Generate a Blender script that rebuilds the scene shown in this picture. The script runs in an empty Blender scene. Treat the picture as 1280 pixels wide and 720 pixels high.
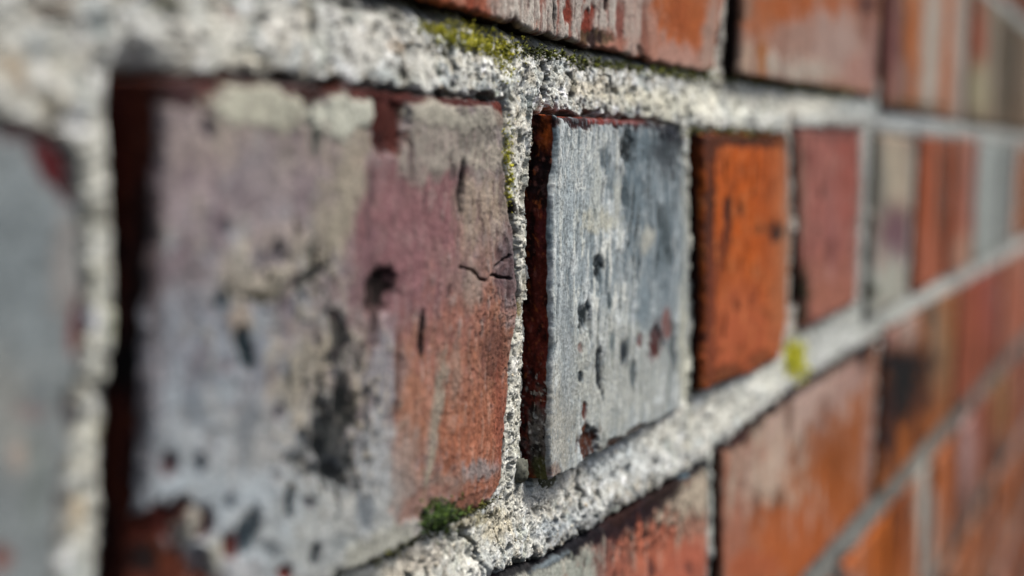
import bpy, math, random
import numpy as np
from mathutils import Matrix, Vector

# ----------------------------------------------------------------------------
# camera, sky, sun, exposure
# ----------------------------------------------------------------------------
sc = bpy.context.scene
MM = 0.001
F_PX, YAW, PITCH, ROLL = 2066.54, 0.382626, -0.0901541, 0.0302504
CAM = np.array([-255.597, -103.190, -10.0876])          # mm; wall face is y = 0, camera in front at -y

def cam_axes():
    f = np.array([math.cos(PITCH)*math.cos(YAW), math.cos(PITCH)*math.sin(YAW), math.sin(PITCH)])
    r = np.cross(f, [0, 0, 1]); r /= np.linalg.norm(r)
    u = np.cross(r, f)
    c, s = math.cos(ROLL), math.sin(ROLL)
    return r*c + u*s, u*c - r*s, f
AX = np.array(cam_axes())

cd = bpy.data.cameras.new('camera')
cd.sensor_width = 36.0
cd.lens = F_PX/1280*36.0
cd.clip_start, cd.clip_end = 0.01, 200.0
cd.dof.use_dof = True
cd.dof.focus_distance = 0.287
cd.dof.aperture_fstop = 9.9
cd.dof.aperture_blades = 0
cam = bpy.data.objects.new('camera', cd)
sc.collection.objects.link(cam)
m = Matrix.Identity(4)
for i in range(3):
    m[i][0], m[i][1], m[i][2], m[i][3] = AX[0][i], AX[1][i], -AX[2][i], CAM[i]*MM
cam.matrix_world = m
sc.camera = cam

SUN_DIR = Vector((0.30, -0.46, 0.84)).normalized()      # towards the sun
world = bpy.data.worlds.new('World'); sc.world = world; world.use_nodes = True
nt = world.node_tree
sky = nt.nodes.new('ShaderNodeTexSky'); sky.sky_type = 'NISHITA'; sky.sun_disc = False
sky.sun_elevation = math.asin(SUN_DIR.z)
sky.sun_rotation = math.atan2(SUN_DIR.x, SUN_DIR.y)
sky.dust_density = 4.0; sky.air_density = 1.0; sky.ozone_density = 1.0
nt.nodes['Background'].inputs['Strength'].default_value = 0.085
nt.links.new(sky.outputs[0], nt.nodes['Background'].inputs['Color'])
sd = bpy.data.lights.new('sun', 'SUN'); sd.energy = 2.5; sd.angle = math.radians(15); sd.color = (1.0, 0.965, 0.90)
sun = bpy.data.objects.new('sun', sd); sc.collection.objects.link(sun)
sun.rotation_euler = SUN_DIR.to_track_quat('Z', 'Y').to_euler()

sc.view_settings.view_transform = 'Standard'
sc.view_settings.look = 'None'
sc.view_settings.gamma = 1.0
sc.view_settings.exposure = 0.92
sc.cycles.max_bounces = 6

# ----------------------------------------------------------------------------
# survey of the wall: image grid (1280 x 720) <-> wall millimetres
# ----------------------------------------------------------------------------
def to_wall(xy, y=0.0):
    xy = np.atleast_2d(np.asarray(xy, float))
    d = np.stack([(xy[:, 0]-640)/F_PX, -(xy[:, 1]-360)/F_PX, np.ones(len(xy))], 1) @ AX
    t = (y - CAM[1])/d[:, 1]
    return np.stack([CAM[0]+t*d[:, 0], CAM[2]+t*d[:, 2]], 1)

def survey(P):
    d = (P - CAM) @ AX.T
    z = np.maximum(d[:, 2], 40)
    return 640+F_PX*d[:, 0]/z, 360-F_PX*d[:, 1]/z

# ----------------------------------------------------------------------------
# noise
# ----------------------------------------------------------------------------
_rng = np.random.default_rng(7)
_perm = _rng.permutation(1024).astype(np.int64)
_ang = _rng.random(1024)*2*np.pi
_gx, _gy = np.cos(_ang).astype(np.float32), np.sin(_ang).astype(np.float32)

def perlin(x, y, seed=0):
    x = np.asarray(x, np.float32)+seed*17.31; y = np.asarray(y, np.float32)-seed*9.77
    xi = np.floor(x).astype(np.int64); yi = np.floor(y).astype(np.int64)
    xf, yf = x-xi, y-yi
    u = xf*xf*xf*(xf*(xf*6-15)+10); v = yf*yf*yf*(yf*(yf*6-15)+10)
    def g(ix, iy, dx, dy):
        h = _perm[(_perm[ix & 1023]+iy+seed*131) & 1023]
        return _gx[h]*dx+_gy[h]*dy
    a = g(xi, yi, xf, yf); b = g(xi+1, yi, xf-1, yf)
    c = g(xi, yi+1, xf, yf-1); d = g(xi+1, yi+1, xf-1, yf-1)
    return (a+(b-a)*u + ((c+(d-c)*u)-(a+(b-a)*u))*v)*1.5

def fbm(x, y, oct=4, seed=0, gain=.5):
    t = 0; a = 1; s = 0
    for o in range(oct):
        t = t + a*perlin(x*2**o, y*2**o, seed+o*3); s += a; a *= gain
    return t/s*1.25

def sstep(a, b, x):
    t = np.clip((x-a)/(b-a), 0, 1)
    return t*t*(3-2*t)

ALB = 1/1.30
def lin(hx):
    if not isinstance(hx, str):
        return np.asarray(hx)
    v = np.array([int(hx[i:i+2], 16) for i in (0, 2, 4)])/255
    return np.where(v <= .04045, v/12.92, ((v+.055)/1.055)**2.4)*ALB

# ----------------------------------------------------------------------------
# paint: a list of stains, wear marks and some painted light and shade laid over a surface, in wall coordinates
#   ('b', x, y, rx, ry, rot_deg, colour, alpha, soft, rough)   one patch
#   ('n', colour, freq_s, freq_h, lo, hi, alpha[, x, y, rx, ry])  mottling (in a region)
#   ('l', [(x, y)...], width, colour, alpha)                    a line (crack, scratch)
# ----------------------------------------------------------------------------
def paint(X, Y, s, h, base, ops, seed=0, mottle=.16, gain=1., sat=1.):
    n = len(s)
    col = np.tile(lin(base), (n, 1)).astype(np.float32)
    w1 = fbm(s*.16, h*.16, 4, seed+1); w2 = fbm(s*.16+40, h*.16, 4, seed+2)
    nz = fbm(s*.5, h*.4, 4, seed+3)
    l1 = fbm(s*.06, h*.07, 3, seed+7); l2 = fbm(s*.06+31, h*.07, 3, seed+8)
    for k, op in enumerate(ops):
        if op[0] == 'b':
            _, x, y, rx, ry, rot, c, a = op[:8]
            soft = op[8] if len(op) > 8 else .35
            rough = op[9] if len(op) > 9 else .5
            sel = (np.abs(X-x) < 3.2*(rx+ry)+30) & (np.abs(Y-y) < 3.2*(rx+ry)+30)
            if not sel.any():
                continue
            big = min(rx, ry) > 25
            wa = min(24, .55*min(rx, ry)+1)
            dx = X[sel]-x+w1[sel]*wa+(22*l1[sel] if big else 0); dy = Y[sel]-y+w2[sel]*wa*1.4+(36*l2[sel] if big else 0)
            t = math.radians(rot)
            u = (dx*math.cos(t)+dy*math.sin(t))/rx; v = (-dx*math.sin(t)+dy*math.cos(t))/ry
            r = np.sqrt(u*u+v*v)+nz[sel]*rough
            mk = min(1, a*1.12)*sstep(1.08+soft, 1.08-soft, r)
            col[sel] += (lin(c)-col[sel])*mk[:, None]
        elif op[0] == 'n':
            _, c, fs, fh, lo, hi, a = op[:7]
            q = fbm(s*fs+w1*.3, h*fh+w2*.3, 4, seed+11+k)
            mk = a*sstep(lo, hi, q)
            if len(op) > 7:
                x, y, rx, ry = op[7:11]
                r = np.sqrt(((X-x)/rx)**2+((Y-y)/ry)**2)+nz*.4
                mk = mk*sstep(1.35, .7, r)
            col += (lin(c)-col)*mk[:, None]
        elif op[0] == 'l':
            _, pts, wd, c, a = op[:5]
            dd = polydist(X+w1*3+nz*1.2, Y+w2*5+nz*2, pts)*(1+.5*nz)
            mk = a*sstep(wd*1.2, wd*.3, dd)
            col += (lin(c)-col)*mk[:, None]
    if mottle:
        q = 1+mottle*fbm(s*.35, h*.3, 4, seed+5)+mottle*.8*fbm(s*1.6, h*1.3, 3, seed+6)
        col *= np.clip(q, .4, 1.8)[:, None]
    g = col.mean(1, keepdims=True)
    col = (g+(col-g)*sat)*gain
    return np.clip(col, .004, .82)

def polydist(X, Y, pts):
    d = np.full(len(X), 1e9)
    for (x0, y0), (x1, y1) in zip(pts[:-1], pts[1:]):
        ex, ey = x1-x0, y1-y0
        t = np.clip(((X-x0)*ex+(Y-y0)*ey)/(ex*ex+ey*ey+1e-9), 0, 1)
        d = np.minimum(d, np.hypot(X-x0-t*ex, Y-y0-t*ey))
    return d

# ----------------------------------------------------------------------------
# mesh helper
# ----------------------------------------------------------------------------
def make_mesh(name, V, faces, col, mat, parent=None, speck=None, loc=None):
    """V in wall mm (n,3); faces (m,k) int array or list of such arrays; col (n,3) linear"""
    fl = faces if isinstance(faces, list) else [faces]
    fl = [np.asarray(f, np.int32) for f in fl]
    o = np.zeros(3) if loc is None else np.asarray(loc, float)
    me = bpy.data.meshes.new(name)
    me.vertices.add(len(V)); me.vertices.foreach_set('co', ((V-o)*MM).astype(np.float32).ravel())
    idx = np.concatenate([f.ravel() for f in fl])
    cnt = np.concatenate([np.full(len(f), f.shape[1], np.int32) for f in fl])
    me.loops.add(len(idx)); me.loops.foreach_set('vertex_index', idx)
    me.polygons.add(len(cnt))
    me.polygons.foreach_set('loop_start', np.concatenate([[0], np.cumsum(cnt)[:-1]]).astype(np.int32))
    me.polygons.foreach_set('use_smooth', np.ones(len(cnt), bool))
    me.update(calc_edges=True)
    a = me.color_attributes.new('tint', 'FLOAT_COLOR', 'POINT')
    c4 = np.ones((len(V), 4), np.float32); c4[:, :3] = col
    if speck is not None:
        c4[:, 3] = speck
    a.data.foreach_set('color', c4.ravel())
    me.materials.append(mat)
    ob = bpy.data.objects.new(name, me)
    sc.collection.objects.link(ob)
    ob.location = tuple(o*MM)
    if parent is not None:
        ob.parent = parent
    return ob

def grid_faces(nu, nv):
    i, j = np.meshgrid(np.arange(nu-1), np.arange(nv-1), indexing='ij')
    a = i*nv+j
    return np.stack([a, a+nv, a+nv+1, a+1], -1).reshape(-1, 4)

# ----------------------------------------------------------------------------
# materials
# ----------------------------------------------------------------------------
def mat_surface(name, rough, grain_scale, grain_lo, grain_hi, speck_scale, speck_amt, bump, bump_scale, spec=.25, stretch=1.0):
    mt = bpy.data.materials.new(name); mt.use_nodes = True
    N = mt.node_tree.nodes; L = mt.node_tree.links
    b = N['Principled BSDF']
    at = N.new('ShaderNodeAttribute'); at.attribute_name = 'tint'
    tc = N.new('ShaderNodeTexCoord')
    gm = N.new('ShaderNodeNewGeometry')
    mp = N.new('ShaderNodeMapping'); mp.inputs['Scale'].default_value = (1, 1, stretch)
    L.new(gm.outputs['Position'], mp.inputs['Vector'])
    n1 = N.new('ShaderNodeTexNoise'); n1.inputs['Scale'].default_value = grain_scale; n1.inputs['Detail'].default_value = 5; n1.inputs['Roughness'].default_value = .65
    L.new(mp.outputs[0], n1.inputs['Vector'])
    r1 = N.new('ShaderNodeMapRange'); r1.inputs[1].default_value = .3; r1.inputs[2].default_value = .7
    r1.inputs[3].default_value = grain_lo; r1.inputs[4].default_value = grain_hi
    L.new(n1.outputs['Fac'], r1.inputs[0])
    v = N.new('ShaderNodeTexNoise'); v.inputs['Scale'].default_value = speck_scale; v.inputs['Detail'].default_value = 2
    L.new(gm.outputs['Position'], v.inputs['Vector'])
    r2 = N.new('ShaderNodeMapRange'); r2.inputs[1].default_value = .60; r2.inputs[2].default_value = .70
    r2.inputs[3].default_value = 1; r2.inputs[4].default_value = 1-speck_amt
    L.new(v.outputs['Fac'], r2.inputs[0])
    # dark pores only as strong as the surface's own pore mask (alpha of the tint)
    pm = N.new('ShaderNodeMix'); pm.data_type = 'FLOAT'
    L.new(at.outputs['Alpha'], pm.inputs[0]); pm.inputs[2].default_value = 1; L.new(r2.outputs[0], pm.inputs[3])
    mu = N.new('ShaderNodeMath'); mu.operation = 'MULTIPLY'; L.new(r1.outputs[0], mu.inputs[0]); L.new(pm.outputs[0], mu.inputs[1])
    sc_ = N.new('ShaderNodeVectorMath'); sc_.operation = 'SCALE'
    L.new(at.outputs['Color'], sc_.inputs[0]); L.new(mu.outputs[0], sc_.inputs['Scale'])
    L.new(sc_.outputs[0], b.inputs['Base Color'])
    b.inputs['Roughness'].default_value = rough
    b.inputs['Specular IOR Level'].default_value = spec
    n2 = N.new('ShaderNodeTexNoise'); n2.inputs['Scale'].default_value = bump_scale; n2.inputs['Detail'].default_value = 6; n2.inputs['Roughness'].default_value = .7
    L.new(gm.outputs['Position'], n2.inputs['Vector'])
    ad = N.new('ShaderNodeMath'); ad.operation = 'ADD'; L.new(n2.outputs['Fac'], ad.inputs[0]); L.new(pm.outputs[0], ad.inputs[1])
    bp = N.new('ShaderNodeBump'); bp.inputs['Strength'].default_value = bump; bp.inputs['Distance'].default_value = 0.0004
    L.new(ad.outputs[0], bp.inputs['Height']); L.new(bp.outputs[0], b.inputs['Normal'])
    return mt

M_BRICK = mat_surface('fired_clay', .85, 1300, .62, 1.36, 2100, .8, .6, 1400, .1, 1.2)
M_MORTAR = mat_surface('lime_mortar', .88, 2600, .62, 1.34, 1900, .8, .7, 3200, .2)
M_GRAIN = mat_surface('sand_grain', .55, 3000, .8, 1.2, 3000, .2, .3, 3000, .5)
M_MOSS = mat_surface('moss', .7, 2500, .7, 1.3, 2500, .2, .3, 2500, .3)
M_STONE = mat_surface('pebble', .6, 1800, .7, 1.3, 2200, .4, .5, 1800, .4)

# ----------------------------------------------------------------------------
# the wall
# ----------------------------------------------------------------------------
wall = bpy.data.objects.new('brick_wall', None); sc.collection.objects.link(wall)
wall['label'] = 'weathered red brick wall with pale crumbling mortar and lime-stained brick faces'
wall['kind'] = 'thing'
wall['category'] = 'wall'

BRICKS = []       # outlines (polygons in s,h) used for the mortar

def resample(pts, t):
    pts = np.asarray(pts, float)
    d = np.concatenate([[0], np.cumsum(np.hypot(*np.diff(pts, axis=0).T))]); d /= d[-1]
    return np.stack([np.interp(t, d, pts[:, 0]), np.interp(t, d, pts[:, 1])], 1)

def brick(top, right, bottom, left, proud, base, ops, flank, flank_ops=(), ds=1., dh=1., seed=0,
          relief=.35, edge=.9, wob=.5, chips=(), cracks=(), pores=.4, label=None, depth=32., nk=8, mottle=.22, sat=.98, crust=.5, fgain=1.1):
    """sides are polylines in wall (s,h): top left->right, right top->bottom, bottom left->right, left top->bottom;
    proud = y at (left, right) edges (negative = towards the viewer)"""
    top, right, bottom, left = [np.asarray(q, float) for q in (top, right, bottom, left)]
    W = top[-1, 0]-top[0, 0]; H = left[0, 1]-left[-1, 1]
    nu = max(4, int(W/ds)+1); nv = max(4, int(H/dh)+1)
    # edge-concentrated parameters so the arrises keep their roundness on coarse bricks
    u = np.linspace(0, 1, nu); v = np.linspace(0, 1, nv)
    if ds > .8:
        e = .8/W; u = np.unique(np.concatenate([u, [e, 1-e, 2.5*e, 1-2.5*e]])); nu = len(u)
    if dh > .8:
        e = .8/H; v = np.unique(np.concatenate([v, [e, 1-e, 2.5*e, 1-2.5*e]])); nv = len(v)
    T, B = resample(top, u), resample(bottom, u); Lf, Rt = resample(left, v), resample(right, v)
    U, Vv = np.meshgrid(u, v, indexing='ij')
    c00, c10, c01, c11 = T[0], T[-1], B[0], B[-1]
    P = ((1-Vv)[..., None]*T[:, None]+Vv[..., None]*B[:, None]
         + (1-U)[..., None]*Lf[None]+U[..., None]*Rt[None]
         - ((1-U)*(1-Vv))[..., None]*c00-(U*(1-Vv))[..., None]*c10-((1-U)*Vv)[..., None]*c01-(U*Vv)[..., None]*c11)
    S, Hh = P[..., 0], P[..., 1]
    # uneven outline
    dl = np.minimum(U, 1-U)*W; dv = np.minimum(Vv, 1-Vv)*H
    f1 = np.exp(-dl/3.); f2 = np.exp(-dv/3.)
    s0, h0 = S.ravel(), Hh.ravel()
    dS = (wob*fbm(h0*.25, s0*.05, 4, seed+21)).reshape(S.shape)*f1
    S = S+dS
    Hh = Hh+(wob*fbm(s0*.22, h0*.05, 4, seed+22)).reshape(S.shape)*f2
    s0, h0 = S.ravel(), Hh.ravel()
    Yf = proud[0]*(1-U)+proud[1]*U
    d = np.minimum(dl, dv)
    rr = edge*(1+.7*fbm(s0*.3, h0*.3, 3, seed+23).reshape(S.shape)); rr = np.maximum(rr, .2)
    t = np.clip(1-d/rr, 0, 1)
    rnd = rr*(1-np.sqrt(np.maximum(0, 1-t*t)))
    rel = relief*(fbm(s0*.05, h0*.05, 3, seed+24)*1.2+fbm(s0*.25, h0*.2, 4, seed+25)*.55+.18*fbm(s0*1.2, h0*.9, 3, seed+26)).reshape(S.shape)
    Yf = Yf+rnd+rel
    # survey positions measured on the plain face plane
    plane = np.stack([S.ravel(), (proud[0]*(1-U)+proud[1]*U).ravel(), Hh.ravel()], 1)
    X, Y = survey(plane)
    face_col = paint(X, Y, s0, h0, base, ops, seed, mottle, 1., sat)
    lum = face_col.mean(1); lum = np.sqrt(lum/np.mean(lum))
    Yf = Yf-(crust*np.clip(lum-1, -.8, .8)).reshape(S.shape)*np.minimum(1, d/.5+.3)
    Pf = np.stack([S, Yf, Hh], -1)
    for (x, y, rx, ry, dp) in chips:
        q = np.sqrt(((X-x)/rx)**2+((Y-y)/ry)**2)+.5*fbm(s0*.4, h0*.4, 3, seed+27)
        Pf[..., 1] += (dp*sstep(1.15, .75, q)).reshape(S.shape)
    for (pts, wd, dp) in cracks:
        nq = fbm(s0*.5, h0*.4, 4, seed+3)
        q = polydist(X+3*fbm(s0*.16, h0*.16, 4, seed+1)+nq*1.2, Y+5*fbm(s0*.16+40, h0*.16, 4, seed+2)+nq*2, pts)*(1+.5*nq)
        Pf[..., 1] += (dp*sstep(wd*1.2, wd*.2, q)).reshape(S.shape)
    face_col = face_col.reshape(nu, nv, 3)
    pore = np.clip(pores+.5*fbm(s0*.08, h0*.06, 3, seed+28), 0, 1).reshape(nu, nv)
    # grow flank rings around the face
    n1 = nk-2
    dk = np.concatenate([np.linspace(5.5/n1, 5.5, n1), [12, depth]])
    PP = np.pad(Pf, ((nk, nk), (nk, nk), (0, 0)), mode='edge')
    CC = np.pad(face_col, ((nk, nk), (nk, nk), (0, 0)), mode='edge')
    PO = np.pad(pore, ((nk, nk), (nk, nk)), mode='edge')
    I, J = np.meshgrid(np.arange(nu+2*nk), np.arange(nv+2*nk), indexing='ij')
    ring = np.maximum(np.maximum(nk-I, I-(nu+nk-1)), np.maximum(nk-J, J-(nv+nk-1)))
    sel = ring > 0
    k = ring[sel]
    pt = PP[sel].copy()
    dS_ = np.pad(dS, ((nk, nk), (nk, nk)), mode='edge')[sel]
    base_ = np.pad((proud[0]*(1-U)+proud[1]*U)+edge, ((nk, nk), (nk, nk)), mode='edge')[sel]
    fade = np.exp(-dk[k-1]/.9)
    pt[:, 1] = pt[:, 1]*fade+base_*(1-fade)+dk[k-1]
    q = fbm(pt[:, 1]*.6+pt[:, 0]*.1, pt[:, 2]*.35+pt[:, 0]*.2, 4, seed+29)*np.minimum(1, dk[k-1]/1.2)
    pt[:, 0] -= dS_*(1-fade)
    side = np.where(I[sel] < nk, 1, np.where(I[sel] > nu+nk-1, -1, 0))
    pt[:, 0] += .8*q*(side != 0); pt[:, 2] += .35*q*(side == 0)
    PP[sel] = pt
    X2, Y2 = survey(pt)
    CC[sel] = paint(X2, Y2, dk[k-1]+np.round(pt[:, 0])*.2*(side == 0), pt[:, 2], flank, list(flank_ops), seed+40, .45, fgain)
    PO[sel] = .5
    NU, NV = nu+2*nk, nv+2*nk
    Vt = PP.reshape(-1, 3)
    Fq = grid_faces(NU, NV)
    ii, jj = Fq[:, 0]//NV, Fq[:, 0] % NV
    # drop the degenerate corner quads (they fold into a line)
    corner = ((ii < nk) | (ii >= nu+nk-1)) & ((jj < nk) | (jj >= nv+nk-1))
    onlydiag = corner
    a = Vt[Fq]
    area = np.linalg.norm(np.cross(a[:, 2]-a[:, 0], a[:, 3]-a[:, 1]), axis=1)
    Fq = Fq[area > 1e-7]
    # back face
    back = np.array([[0, (NV-1), (NU-1)*NV+NV-1, (NU-1)*NV]])
    c = np.array([top[:, 0].mean(), 0, top[:, 1].mean()-H/2])
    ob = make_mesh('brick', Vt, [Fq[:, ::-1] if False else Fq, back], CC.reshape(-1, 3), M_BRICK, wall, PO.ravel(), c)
    if label:
        ob['label'] = label
    BRICKS.append(np.concatenate([T, Rt[1:], B[::-1][1:], Lf[::-1][1:-1]]))
    return ob

def W(pts, y=0.):
    return to_wall(pts, y)

def rect(s0, s1, h0, h1):
    """h0 top, h1 bottom"""
    return [(s0, h0), (s1, h0)], [(s1, h0), (s1, h1)], [(s0, h1), (s1, h1)], [(s0, h0), (s0, h1)]

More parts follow.
